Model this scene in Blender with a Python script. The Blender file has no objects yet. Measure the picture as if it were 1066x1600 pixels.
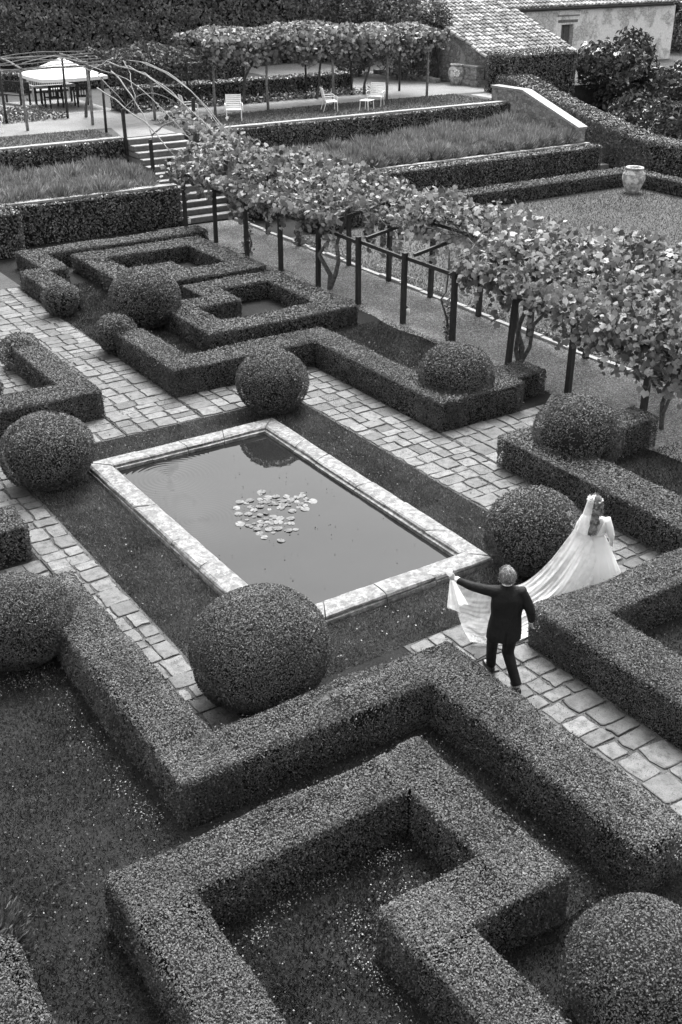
import bpy, bmesh, math, random
import numpy as np
from mathutils import Vector, Matrix
R = math.radians
random.seed(7)
rng = np.random.default_rng(11)
scene = bpy.context.scene
col = scene.collection

# ------------------------------------------------------------------ camera, sky, sun, exposure
cam_d = bpy.data.cameras.new('camera')
cam = bpy.data.objects.new('camera', cam_d); col.objects.link(cam)
cam.location = (0, 0, 8.5)
cam.rotation_euler = (R(90 - 27.3287), 0, R(-33.5088))
cam_d.sensor_fit = 'VERTICAL'; cam_d.sensor_height = 36.0; cam_d.lens = 36.0 * 1730.4 / 1600
cam_d.clip_start = 0.1; cam_d.clip_end = 2000
scene.camera = cam

SUN_EL, SUN_AZ = 60.0, 40.0          # azimuth clockwise from +Y
world = bpy.data.worlds.new('World'); scene.world = world
world.use_nodes = True
wn = world.node_tree.nodes; wl = world.node_tree.links
wn.clear()
wo = wn.new('ShaderNodeOutputWorld'); bg = wn.new('ShaderNodeBackground')
sky = wn.new('ShaderNodeTexSky'); bw = wn.new('ShaderNodeRGBToBW')
sky.sky_type = 'NISHITA'; sky.sun_disc = False
sky.sun_elevation = R(SUN_EL); sky.sun_rotation = R(SUN_AZ)
sky.air_density = 1.0; sky.dust_density = 4.0; sky.ozone_density = 1.0
wl.new(sky.outputs[0], bw.inputs[0]); wl.new(bw.outputs[0], bg.inputs[0])
bg.inputs[1].default_value = 0.15
wl.new(bg.outputs[0], wo.inputs[0])
sun_d = bpy.data.lights.new('sun', 'SUN'); sun_d.energy = 1.3; sun_d.angle = R(24)
sun_d.color = (1, 1, 1)
sun = bpy.data.objects.new('sun', sun_d); col.objects.link(sun)
sdir = Vector((math.sin(R(SUN_AZ)) * math.cos(R(SUN_EL)), math.cos(R(SUN_AZ)) * math.cos(R(SUN_EL)), math.sin(R(SUN_EL))))
sun.rotation_euler = sdir.to_track_quat('Z', 'Y').to_euler()
sun.location = sdir * 60
vs = scene.view_settings
vs.view_transform = 'Standard'; vs.look = 'None'; vs.gamma = 1.0; vs.use_curve_mapping = False
vs.exposure = 1.85
scene.display_settings.display_device = 'sRGB'

# ------------------------------------------------------------------ materials (the photograph is black and white: all greys)
def new_mat(name):
    m = bpy.data.materials.new(name); m.use_nodes = True
    nt = m.node_tree; nt.nodes.clear()
    out = nt.nodes.new('ShaderNodeOutputMaterial'); p = nt.nodes.new('ShaderNodeBsdfPrincipled')
    nt.links.new(p.outputs[0], out.inputs[0])
    return m, nt, p, out

def N(nt, t, **kw):
    n = nt.nodes.new(t)
    for k, v in kw.items(): setattr(n, k, v)
    return n

def noise(nt, scale, detail=4, rough=.55, coord='obj', vec=None):
    n = N(nt, 'ShaderNodeTexNoise'); n.inputs['Scale'].default_value = scale
    n.inputs['Detail'].default_value = detail; n.inputs['Roughness'].default_value = rough
    if vec is None:
        if coord == 'world':
            g = N(nt, 'ShaderNodeNewGeometry'); vec = g.outputs['Position']
        else:
            g = N(nt, 'ShaderNodeTexCoord'); vec = g.outputs['Object']
    nt.links.new(vec, n.inputs['Vector'])
    return n.outputs['Fac']

def ramp(nt, fac, stops):
    r = N(nt, 'ShaderNodeValToRGB'); cr = r.color_ramp
    while len(cr.elements) < len(stops): cr.elements.new(.5)
    for e, (pos, v) in zip(cr.elements, stops):
        e.position = pos; e.color = (v, v, v, 1)
    nt.links.new(fac, r.inputs[0])
    return r.outputs[0]

def mathn(nt, op, a, b=None):
    n = N(nt, 'ShaderNodeMath', operation=op)
    for i, x in enumerate((a, b)):
        if x is None: continue
        if isinstance(x, (int, float)): n.inputs[i].default_value = x
        else: nt.links.new(x, n.inputs[i])
    return n.outputs[0]

def mixc(nt, f, a, b):
    n = N(nt, 'ShaderNodeMix', data_type='RGBA')
    if isinstance(f, (int, float)): n.inputs[0].default_value = f
    else: nt.links.new(f, n.inputs[0])
    for i, x in ((6, a), (7, b)):
        if isinstance(x, (int, float)): n.inputs[i].default_value = (x, x, x, 1)
        else: nt.links.new(x, n.inputs[i])
    return n.outputs[2]

def bump(nt, p, h, strength=.5, dist=.02):
    b = N(nt, 'ShaderNodeBump'); b.inputs['Strength'].default_value = strength
    b.inputs['Distance'].default_value = dist
    nt.links.new(h, b.inputs['Height']); nt.links.new(b.outputs[0], p.inputs['Normal'])

def simple(name, v, rough=.7, spec=.3, var=.25, scale=8, coord='obj', bmp=.3, bscale=60, bdist=.01, thin_=0):
    m, nt, p, o = new_mat(name)
    f = noise(nt, scale, coord=coord)
    c = ramp(nt, f, [(.3, v * (1 - var)), (.7, v * (1 + var))])
    nt.links.new(c, p.inputs['Base Color'])
    if thin_:
        t = N(nt, 'ShaderNodeBsdfTranslucent'); mx = N(nt, 'ShaderNodeMixShader'); mx.inputs[0].default_value = thin_
        nt.links.new(c, t.inputs[0]); nt.links.new(p.outputs[0], mx.inputs[1]); nt.links.new(t.outputs[0], mx.inputs[2]); nt.links.new(mx.outputs[0], o.inputs[0])
    p.inputs['Roughness'].default_value = rough; p.inputs['Specular IOR Level'].default_value = spec
    if bmp: bump(nt, p, noise(nt, bscale, 3, coord=coord), bmp, bdist)
    return m

def foliage(name, lo, hi, rough=.45, spec=.4, trans=0.0, big=1.2, bigvar=.35):
    m, nt, p, o = new_mat(name)
    g = N(nt, 'ShaderNodeNewGeometry')
    c = ramp(nt, g.outputs['Random Per Island'], [(0, lo), (.75, lo + (hi - lo) * .45), (1, hi)])
    f = ramp(nt, noise(nt, big, 3, coord='world'), [(.3, 1 - bigvar), (.7, 1 + bigvar)])
    mm = N(nt, 'ShaderNodeMix', data_type='RGBA', blend_type='MULTIPLY'); mm.inputs[0].default_value = 1
    nt.links.new(c, mm.inputs[6]); nt.links.new(f, mm.inputs[7])
    nt.links.new(mm.outputs[2], p.inputs['Base Color'])
    p.inputs['Roughness'].default_value = rough; p.inputs['Specular IOR Level'].default_value = spec
    if trans > 0:
        t = N(nt, 'ShaderNodeBsdfTranslucent'); mx = N(nt, 'ShaderNodeMixShader'); mx.inputs[0].default_value = trans
        nt.links.new(mm.outputs[2], t.inputs[0])
        nt.links.new(p.outputs[0], mx.inputs[1]); nt.links.new(t.outputs[0], mx.inputs[2])
        nt.links.new(mx.outputs[0], o.inputs[0])
    return m

M = {}
M['box'] = foliage('boxwood_leaf', .05, .155, .6, .5, .15)
M['core'] = simple('hedge_shade_core', .022, .9, .1, .4, 30, bmp=.8, bscale=80)  # near-black core colour stands in for deep shade between the leaves
M['ivy'] = foliage('ivy_leaf', .05, .24, .4, .5, .1)
M['tall'] = foliage('evergreen_leaf', .05, .30, .45, .4, .08, .5)
M['vine'] = foliage('grape_leaf', .04, .47, .5, .35, .3, .8, .3)
M['wisteria'] = foliage('climber_leaf', .03, .11, .5, .3, .2, .8)
M['lav'] = foliage('lavender_stem', .13, .44, .7, .2, .15, 1.0, .25)
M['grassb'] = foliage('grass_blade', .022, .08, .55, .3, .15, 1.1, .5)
M['rosemary'] = foliage('rosemary_leaf', .05, .15, .6, .2, .1)
M['shrub'] = foliage('broad_leaf', .03, .13, .35, .5, .12, .9)
M['bark'] = simple('bark', .10, .9, .15, .5, 14, bmp=.9, bscale=40, bdist=.02)
M['cane'] = simple('dry_cane', .22, .8, .2, .35, 20, bmp=.5, bscale=60)
M['post'] = simple('dark_painted_post', .024, .5, .4, .4, 12, bmp=.25, bscale=90)
M['pole'] = simple('weathered_pole', .19, .8, .2, .5, 10, bmp=.5, bscale=60)
M['white'] = simple('white_enamel', .86, .45, .4, .05, 6, bmp=0)
M['teak'] = simple('dark_teak', .03, .6, .3, .3, 12, bmp=.2)
M['teakpale'] = simple('pale_teak', .38, .6, .3, .2, 12, bmp=.2)
M['canvas'] = simple('umbrella_canvas', .82, .9, .1, .04, 5, bmp=.15, bscale=30)
M['suit'] = simple('dark_suit_wool', .009, .7, .2, .35, 9, bmp=.5, bscale=26, bdist=.02)
M['shoe'] = simple('black_shoe', .008, .3, .5, .1, 5, bmp=0)
M['shirt'] = simple('white_shirt', .75, .8, .2, .04, 8, bmp=.1)
M['skin'] = simple('skin', .36, .55, .35, .1, 12, bmp=.1, bscale=120)
M['greyhair'] = simple('grey_hair', .19, .6, .4, .55, 30, bmp=.9, bscale=90, bdist=.01)
M['brownhair'] = simple('brown_hair', .10, .5, .4, .5, 40, bmp=.9, bscale=90, bdist=.01)
M['dress'] = simple('white_dress', .90, .75, .2, .03, 5, bmp=.25, bscale=30, bdist=.008, thin_=.45)
M['gutter'] = simple('dark_gutter', .02, .5, .4, .3, 5)
M['shutter'] = simple('grey_shutter', .10, .7, .2, .3, 9)
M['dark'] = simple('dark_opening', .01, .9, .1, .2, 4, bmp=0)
M['petal'] = simple('fallen_petal', .5, .7, .2, .3, 10, bmp=0)
M['lamp'] = simple('white_garden_lamp', .75, .5, .3, .04, 6, bmp=0)

def tulle(name, a_lo, a_hi, lace=False):
    m, nt, p, o = new_mat(name)
    p.inputs['Base Color'].default_value = (.9, .9, .9, 1); p.inputs['Roughness'].default_value = .8
    t = N(nt, 'ShaderNodeBsdfTransparent'); mx = N(nt, 'ShaderNodeMixShader')
    f = ramp(nt, noise(nt, 7 if not lace else 26, 3), [(.42, a_lo), (.58, a_hi)])
    tl = N(nt, 'ShaderNodeBsdfTranslucent'); tl.inputs[0].default_value = (.9, .9, .9, 1); ms = N(nt, 'ShaderNodeMixShader'); ms.inputs[0].default_value = .4
    nt.links.new(p.outputs[0], ms.inputs[1]); nt.links.new(tl.outputs[0], ms.inputs[2])
    nt.links.new(f, mx.inputs[0]); nt.links.new(t.outputs[0], mx.inputs[1]); nt.links.new(ms.outputs[0], mx.inputs[2])
    nt.links.new(mx.outputs[0], o.inputs[0])
    return m
M['tulle'] = tulle('veil_tulle', .72, .92)
M['tulle_thin'] = tulle('thin_tulle', .34, .5)
M['lace'] = tulle('lace_border', .25, 1.0, True)

# stone paving: grey per stone, lichen and grain
def stone_mat(name, lo, hi, dirt=.35, lich=.0, scale=9, moss=0):
    m, nt, p, o = new_mat(name)
    oi = N(nt, 'ShaderNodeObjectInfo')
    c = ramp(nt, oi.outputs['Random'], [(0, lo), (1, hi)])
    f = ramp(nt, noise(nt, scale, 6, .65, 'world'), [(.32, 1 - dirt), (.5, 1), (.72, 1.25)])
    mm = N(nt, 'ShaderNodeMix', data_type='RGBA', blend_type='MULTIPLY'); mm.inputs[0].default_value = 1
    nt.links.new(c, mm.inputs[6]); nt.links.new(f, mm.inputs[7])
    sp = ramp(nt, noise(nt, 55, 4, .7, 'world'), [(.36, .45), (.48, 1)])
    m2 = N(nt, 'ShaderNodeMix', data_type='RGBA', blend_type='MULTIPLY'); m2.inputs[0].default_value = .8
    nt.links.new(mm.outputs[2], m2.inputs[6]); nt.links.new(sp, m2.inputs[7])
    res = m2.outputs[2]
    if lich > 0:
        lf = ramp(nt, noise(nt, 11, 6, .7, 'world'), [(.48, 0), (.56, lich)])
        res = mixc(nt, lf, res, .33)
        df = ramp(nt, noise(nt, 7, 8, .8, 'world'), [(.50, 0), (.58, .85)])
        res = mixc(nt, df, res, .07)
    if moss > 0:
        mf = ramp(nt, noise(nt, 3.2, 8, .72, 'world'), [(.50, 0), (.64, moss)])
        res = mixc(nt, mf, res, .045)
    nt.links.new(res, p.inputs['Base Color'])
    p.inputs['Roughness'].default_value = .62; p.inputs['Specular IOR Level'].default_value = .4
    bump(nt, p, noise(nt, 40, 6, .65, 'world'), .4, .012)
    return m
M['paving'] = stone_mat('worn_paving_stone', .065, .165, .6, 0, 9, .55)
M['rim'] = stone_mat('lichen_stone', .13, .18, .5, .55)
M['coping'] = stone_mat('pale_coping', .24, .32, .35)
M['step'] = stone_mat('step_stone', .13, .18, .35)

def ground_mat(name, stops, scale, fine, fstops, bstr=.6, bdist=.02, rough=.95):
    m, nt, p, o = new_mat(name)
    a = ramp(nt, noise(nt, scale, 5, .6, 'world'), stops)
    b = ramp(nt, noise(nt, fine, 4, .7, 'world'), fstops)
    mm = N(nt, 'ShaderNodeMix', data_type='RGBA', blend_type='MULTIPLY'); mm.inputs[0].default_value = 1
    nt.links.new(a, mm.inputs[6]); nt.links.new(b, mm.inputs[7])
    nt.links.new(mm.outputs[2], p.inputs['Base Color'])
    p.inputs['Roughness'].default_value = rough; p.inputs['Specular IOR Level'].default_value = .15
    bump(nt, p, noise(nt, fine, 4, .7, 'world'), bstr, bdist)
    return m
M['turf'] = ground_mat('dark_turf', [(.3, .010), (.7, .026)], .9, 30, [(.3, .5), (.7, 1.5)])
M['lawn'] = ground_mat('lawn_grass', [(.3, .065), (.7, .105)], .35, 9, [(.35, .75), (.65, 1.25)])
M['gravel'] = ground_mat('fine_gravel', [(.3, .20), (.7, .26)], .5, 14, [(.35, .5), (.65, 1.5)], .9, .02)
M['gravelpale'] = ground_mat('pale_gravel', [(.3, .18), (.7, .25)], .5, 25, [(.35, .7), (.65, 1.3)], .6, .02)
M['soil'] = ground_mat('joint_soil', [(.3, .05), (.7, .11)], 2, 50, [(.3, .5), (.7, 1.5)])

def wall_mat(name, lo, hi, plaster, amt):
    m, nt, p, o = new_mat(name)
    g = N(nt, 'ShaderNodeTexCoord')
    v = N(nt, 'ShaderNodeTexVoronoi'); v.inputs['Scale'].default_value = 4.2
    mp = N(nt, 'ShaderNodeMapping'); mp.inputs['Scale'].default_value = (1, 1, 1.7)
    nt.links.new(g.outputs['Object'], mp.inputs[0]); nt.links.new(mp.outputs[0], v.inputs['Vector'])
    st = ramp(nt, v.outputs['Color'], [(.1, lo), (.9, hi)])
    v2 = N(nt, 'ShaderNodeTexVoronoi', feature='DISTANCE_TO_EDGE'); v2.inputs['Scale'].default_value = 4.2
    nt.links.new(mp.outputs[0], v2.inputs['Vector'])
    jo = ramp(nt, v2.outputs['Distance'], [(.02, .55), (.08, 1)])
    mm = N(nt, 'ShaderNodeMix', data_type='RGBA', blend_type='MULTIPLY'); mm.inputs[0].default_value = 1
    nt.links.new(st, mm.inputs[6]); nt.links.new(jo, mm.inputs[7])
    pf = ramp(nt, noise(nt, .7, 6, .65), [(amt, 0), (amt + .06, 1)])
    res = mixc(nt, pf, mm.outputs[2], plaster)
    gr = ramp(nt, noise(nt, 9, 6, .7), [(.3, .75), (.7, 1.15)])
    m2 = N(nt, 'ShaderNodeMix', data_type='RGBA', blend_type='MULTIPLY'); m2.inputs[0].default_value = 1
    nt.links.new(res, m2.inputs[6]); nt.links.new(gr, m2.inputs[7])
    nt.links.new(m2.outputs[2], p.inputs['Base Color']); p.inputs['Roughness'].default_value = .9
    bump(nt, p, mathn(nt, 'ADD', v2.outputs['Distance'], noise(nt, 18, 4)), .4, .05)
    return m
M['wall'] = wall_mat('rubble_wall_plaster', .5, .62, .76, .47)
M['wallrough'] = wall_mat('rough_rubble_wall', .17, .36, .36, .60)

def tile_mat():
    m, nt, p, o = new_mat('old_roof_tile')
    oi = N(nt, 'ShaderNodeObjectInfo'); g = N(nt, 'ShaderNodeNewGeometry')
    rr = mathn(nt, 'FRACT', mathn(nt, 'ADD', oi.outputs['Random'], g.outputs['Random Per Island']))
    c = ramp(nt, rr, [(0, .12), (.6, .27), (1, .44)])
    f = ramp(nt, noise(nt, 12, 6, .7, 'world'), [(.35, .5), (.5, 1), (.7, 1.3)])
    mm = N(nt, 'ShaderNodeMix', data_type='RGBA', blend_type='MULTIPLY'); mm.inputs[0].default_value = 1
    nt.links.new(c, mm.inputs[6]); nt.links.new(f, mm.inputs[7])
    nt.links.new(mm.outputs[2], p.inputs['Base Color']); p.inputs['Roughness'].default_value = .9
    return m
M['tile'] = tile_mat()

def water_mat():
    m, nt, p, o = new_mat('pool_water')
    a = ramp(nt, noise(nt, .5, 4, .6, 'world'), [(.3, .010), (.7, .018)])
    nt.links.new(a, p.inputs['Base Color'])
    p.inputs['Roughness'].default_value = .02; p.inputs['IOR'].default_value = 1.37
    p.inputs['Specular IOR Level'].default_value = .5
    geo = N(nt, 'ShaderNodeNewGeometry')
    hs = None
    for (cx, cy, wl_, rad, amp) in ((7.25, 16.45, .085, 1.35, 1.0), (6.9, 14.75, .075, 1.3, 1.0)):
        d = N(nt, 'ShaderNodeVectorMath', operation='DISTANCE'); d.inputs[1].default_value = (cx, cy, .013)
        nt.links.new(geo.outputs['Position'], d.inputs[0])
        s = mathn(nt, 'SINE', mathn(nt, 'MULTIPLY', d.outputs['Value'], 2 * math.pi / wl_))
        mr = N(nt, 'ShaderNodeMapRange'); mr.inputs[1].default_value = rad; mr.inputs[2].default_value = rad * .35
        mr.inputs[3].default_value = 0; mr.inputs[4].default_value = amp
        nt.links.new(d.outputs['Value'], mr.inputs[0])
        k = mathn(nt, 'MULTIPLY', s, mr.outputs[0])
        hs = k if hs is None else mathn(nt, 'ADD', hs, k)
    nz = mathn(nt, 'MULTIPLY', noise(nt, 5, 2, .5, 'world'), 1.0)
    bump(nt, p, mathn(nt, 'ADD', hs, nz), .13, .012)
    return m
M['water'] = water_mat()

def jar_mat(name, seed):
    m, nt, p, o = new_mat(name)
    c = ramp(nt, noise(nt, 5 + seed, 6, .7), [(.38, .20), (.5, .34), (.58, .62)])
    nt.links.new(c, p.inputs['Base Color']); p.inputs['Roughness'].default_value = .85
    bump(nt, p, noise(nt, 14, 5, .6), .4, .02)
    return m
M['jar'] = jar_mat('weathered_terracotta', 0)

# ------------------------------------------------------------------ object helpers
def tag(o, label=None, cat=None, group=None, kind=None):
    if label: o['label'] = label
    if cat: o['category'] = cat
    if group: o['group'] = group
    if kind: o['kind'] = kind
    return o

def empty(name, loc=(0, 0, 0), rz=0):
    o = bpy.data.objects.new(name, None); col.objects.link(o)
    o.location = loc; o.rotation_euler = (0, 0, rz); o.empty_display_size = .2
    return o

def np_mesh(name, V, F, m=None, smooth=False):
    """V (n,3); F (k,s) array of equal-length faces, or a list of such arrays."""
    me = bpy.data.meshes.new(name)
    Fs = F if isinstance(F, list) else [F]
    Fs = [np.asarray(f, dtype=np.int32) for f in Fs if len(f)]
    V = np.asarray(V, dtype=np.float32)
    me.vertices.add(len(V)); me.vertices.foreach_set('co', V.ravel())
    loops = np.concatenate([f.ravel() for f in Fs]); sizes = np.concatenate([np.full(len(f), f.shape[1], np.int32) for f in Fs])
    starts = np.concatenate([[0], np.cumsum(sizes)[:-1]]).astype(np.int32)
    me.loops.add(len(loops)); me.loops.foreach_set('vertex_index', loops)
    me.polygons.add(len(sizes)); me.polygons.foreach_set('loop_start', starts); me.polygons.foreach_set('loop_total', sizes)
    if smooth: me.polygons.foreach_set('use_smooth', np.ones(len(sizes), dtype=bool))
    me.update(calc_edges=True)
    if m is not None: me.materials.append(m)
    return me

def link(name, me, parent=None, loc=(0, 0, 0), rot=(0, 0, 0), scale=None):
    o = bpy.data.objects.new(name, me); col.objects.link(o)
    o.location = loc; o.rotation_euler = rot
    if scale: o.scale = scale
    if parent is not None: o.parent = parent
    return o

class MB:
    """collects shapes into one mesh"""
    def __init__(s): s.v = []; s.f = []; s.n = 0
    def add(s, V, F):
        s.v += [tuple(map(float, p)) for p in V]
        s.f += [tuple(i + s.n for i in f) for f in F]; s.n = len(s.v); return s
    def box(s, x0, x1, y0, y1, z0, z1):
        V = [(x0, y0, z0), (x1, y0, z0), (x1, y1, z0), (x0, y1, z0), (x0, y0, z1), (x1, y0, z1), (x1, y1, z1), (x0, y1, z1)]
        return s.add(V, [(0, 3, 2, 1), (4, 5, 6, 7), (0, 1, 5, 4), (1, 2, 6, 5), (2, 3, 7, 6), (3, 0, 4, 7)])
    def bar(s, a, b, w, h=None, up=(0, 0, 1)):
        a = Vector(a); b = Vector(b); h = h or w
        d = (b - a).normalized(); u = Vector(up)
        if abs(d.dot(u)) > .98: u = Vector((0, 1, 0))
        x = d.cross(u).normalized(); y = x.cross(d)
        V = []
        for p in (a, b):
            for sx, sy in ((-1, -1), (1, -1), (1, 1), (-1, 1)): V.append(p + x * sx * w / 2 + y * sy * h / 2)
        return s.add(V, [(3, 2, 1, 0), (4, 5, 6, 7), (0, 1, 5, 4), (1, 2, 6, 5), (2, 3, 7, 6), (3, 0, 4, 7)])
    def tube(s, pts, rad, n=7, cap=True):
        pts = [Vector(p) for p in pts]
        if not hasattr(rad, '__len__'): rad = [rad] * len(pts)
        V = []; F = []
        d0 = (pts[1] - pts[0]).normalized()
        x = d0.orthogonal().normalized()
        for i, p in enumerate(pts):
            d = (pts[min(i + 1, len(pts) - 1)] - pts[max(i - 1, 0)]).normalized()
            x = (x - d * x.dot(d)).normalized(); y = d.cross(x)
            for k in range(n):
                a = 2 * math.pi * k / n
                V.append(p + (x * math.cos(a) + y * math.sin(a)) * rad[i])
        for i in range(len(pts) - 1):
            for k in range(n):
                F.append((i * n + k, i * n + (k + 1) % n, (i + 1) * n + (k + 1) % n, (i + 1) * n + k))
        if cap:
            F.append(tuple(range(n - 1, -1, -1))); F.append(tuple((len(pts) - 1) * n + k for k in range(n)))
        return s.add(V, F)
    def lathe(s, prof, n=24, c=(0, 0, 0)):
        V = []; F = []
        for r_, z in prof:
            for k in range(n):
                a = 2 * math.pi * k / n
                V.append((c[0] + r_ * math.cos(a), c[1] + r_ * math.sin(a), c[2] + z))
        for i in range(len(prof) - 1):
            for k in range(n):
                F.append((i * n + k, i * n + (k + 1) % n, (i + 1) * n + (k + 1) % n, (i + 1) * n + k))
        return s.add(V, F)
    def loft(s, rings, n=16, cap=True):
        """rings: (centre, axis_a, axis_b) : ellipse half axes as vectors"""
        V = []; F = []
        for c, a, b in rings:
            c = Vector(c); a = Vector(a); b = Vector(b)
            for k in range(n):
                t = 2 * math.pi * k / n
                V.append(c + a * math.cos(t) + b * math.sin(t))
        for i in range(len(rings) - 1):
            for k in range(n):
                F.append((i * n + k, i * n + (k + 1) % n, (i + 1) * n + (k + 1) % n, (i + 1) * n + k))
        if cap:
            F.append(tuple(range(n - 1, -1, -1))); F.append(tuple((len(rings) - 1) * n + k for k in range(n)))
        return s.add(V, F)
    def mesh(s, name, m, smooth=False):
        me = bpy.data.meshes.new(name); me.from_pydata(s.v, [], s.f); me.update()
        if m is not None: me.materials.append(m)
        if smooth:
            me.polygons.foreach_set('use_smooth', np.ones(len(me.polygons), dtype=bool))
        return me
    def build(s, name, m, parent=None, smooth=False, loc=(0, 0, 0), rot=(0, 0, 0)):
        return link(name, s.mesh(name, m, smooth), parent, loc, rot)

# ------------------------------------------------------------------ noise + leaves
class SN:
    def __init__(s, freq, n=7, seed=0):
        g = np.random.default_rng(seed)
        s.k = g.normal(size=(n, 3)); s.k /= np.linalg.norm(s.k, axis=1)[:, None]
        s.k *= freq * g.uniform(.6, 1.6, size=(n, 1)); s.p = g.uniform(0, 6.28, n)
    def __call__(s, P): return np.sin(P @ s.k.T + s.p).mean(axis=1) * 1.6
n_lo, n_mid, n_hi = SN(2.2, seed=1), SN(7, seed=2), SN(22, seed=3)

def unit(a): return a / np.maximum(np.linalg.norm(a, axis=1), 1e-9)[:, None]

def leaf_mesh(name, P, Nn, L, m, spread=.8, wid=.55, lift=.4, aim=None):
    """a diamond-shaped leaf at each point"""
    n = len(P)
    nn = unit(Nn + spread * rng.normal(size=(n, 3)))
    t = rng.normal(size=(n, 3))
    if aim is not None: t = t * .5 + aim
    t = unit(t - nn * (t * nn).sum(1)[:, None])
    b = np.cross(nn, t)
    l = (L * rng.uniform(.65, 1.3, n))[:, None]
    base = P - t * l * .5; tip = P + t * l * .5 - nn * l * .12
    s1 = P + b * l * wid * .5 + nn * l * .08; s2 = P - b * l * wid * .5 + nn * l * .08
    V = np.stack([base, s1, tip, s2], axis=1).reshape(-1, 3)
    F = np.arange(n * 4, dtype=np.int32).reshape(-1, 4)
    return np_mesh(name, V, F, m)

GRAPE_V = np.array([(0, -.30, 0), (.30, -.52, -.10), (.62, -.15, -.10), (.66, .30, -.14), (.33, .42, -.04), (0, .85, -.10),
                    (-.30, -.52, -.10), (-.62, -.15, -.10), (-.66, .30, -.14), (-.33, .42, -.04)])
GRAPE_F = np.array([(0, 1, 2, 3, 4, 5), (0, 5, 9, 8, 7, 6)])
def grape_stuff(name, P, Nn, L, m, spread=.6):
    n = len(P)
    nn = unit(Nn + spread * rng.normal(size=(n, 3)))
    t = np.array([0, 0, -1.0]) + .6 * rng.normal(size=(n, 3))
    t = unit(t - nn * (t * nn).sum(1)[:, None]); b = np.cross(t, nn)
    l = (L * rng.uniform(.6, 1.25, n))[:, None, None]
    V = P[:, None, :] + l * (b[:, None, :] * GRAPE_V[None, :, 0:1] + t[:, None, :] * GRAPE_V[None, :, 1:2] + nn[:, None, :] * GRAPE_V[None, :, 2:3])
    F = (np.arange(n)[:, None, None] * 10 + GRAPE_F[None]).reshape(-1, 6)
    return np_mesh(name, V.reshape(-1, 3), F, m), nn, t, b, l[:, 0, 0]

def boxes_points(boxes, dens, r=.07, z0=0.0, amp=.022):
    B = np.array([(b[0], b[1], b[2], b[3], b[4]) for b in boxes])
    Q = [];
    for x0, x1, y0, y1, h in B:
        for (a0, a1, c0, c1, fn) in ((x0, x1, y0, y1, 't'), (x0, x1, z0, h, 'y0'), (x0, x1, z0, h, 'y1'), (y0, y1, z0, h, 'x0'), (y0, y1, z0, h, 'x1')):
            k = int((a1 - a0) * (c1 - c0) * dens)
            if k <= 0: continue
            u = rng.uniform(a0, a1, k); v = rng.uniform(c0, c1, k)
            if fn == 't': Q.append(np.stack([u, v, np.full(k, h)], 1))
            elif fn == 'y0': Q.append(np.stack([u, np.full(k, y0), v], 1))
            elif fn == 'y1': Q.append(np.stack([u, np.full(k, y1), v], 1))
            elif fn == 'x0': Q.append(np.stack([np.full(k, x0), u, v], 1))
            else: Q.append(np.stack([np.full(k, x1), u, v], 1))
    P = np.concatenate(Q)
    best = np.full(len(P), 1e9); bq = np.zeros_like(P)
    for x0, x1, y0, y1, h in B:
        lo = np.array([x0 + r, y0 + r, z0 - 1]); hi = np.array([x1 - r, y1 - r, h - r])
        q = np.clip(P, lo, hi); d = np.linalg.norm(P - q, axis=1)
        w = d < best; best[w] = d[w]; bq[w] = q[w]
    keep = best > r * .97
    P, q = P[keep], bq[keep]
    n = unit(P - q); P = q + n * r
    pk = np.clip(n_mid(P * 1.1 + 11) + .5 * n_hi(P * .6) - .8, 0, 1) * min(amp, .05) * 1.6
    P = P + n * (n_lo(P) * amp + n_mid(P) * amp * .5 - pk + rng.uniform(-.02, .012, len(P)))[:, None]
    return P, n

def thin(P, n, z0, s=.35):
    """ragged density: fewer leaves in patches and near the ground"""
    k = n_mid(P * 1.2 + 5) + .7 * n_hi(P)
    pr = 1 - s * (k > .7) - .45 * (n_lo(P * 1.6 + 9) > .85) - .55 * np.clip((z0 + .10 - P[:, 2]) / .10, 0, 1)
    w = rng.uniform(size=len(P)) < pr
    return P[w], n[w]

def hedge(name, label, cat, boxes, h, z0=0.0, leaf=.045, dens=1500, r=.08, m='box', group=None, amp=.022):
    bx = [(b[0], b[1], b[2], b[3], (b[4] if len(b) > 4 else h)) for b in boxes]
    mb = MB()
    for i, (x0, x1, y0, y1, hh) in enumerate(bx):
        s = max(.075, amp * 2.3 + .03) + .004 * i
        mb.box(x0 + s, x1 - s, y0 + s, y1 - s, z0 - .3, hh - s)
    cx = sum(b[0] + b[1] for b in bx) / (2 * len(bx)); cy = sum(b[2] + b[3] for b in bx) / (2 * len(bx))
    o = mb.build(name, M['core'])
    tag(o, label, cat, group)
    P, n = boxes_points(bx, dens, r, z0, amp); P, n = thin(P, n, z0)
    c0 = Vector((cx, cy, z0)); o.data.transform(Matrix.Translation(-c0)); o.location = c0
    if leaf < .06:
        q = rng.integers(0, len(P), len(P) // 60); P = np.concatenate([P] + [P[q] + n[q] * rng.uniform(.01, .05, (len(q), 1)) + rng.normal(0, .012, (len(q), 3)) for _ in range(2)]); n = np.concatenate([n, n[q], n[q]])
    f = link('foliage', leaf_mesh('foliage', P - np.array(c0), n, leaf, M[m], .5), o); f['kind'] = 'stuff'
    return o

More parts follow.
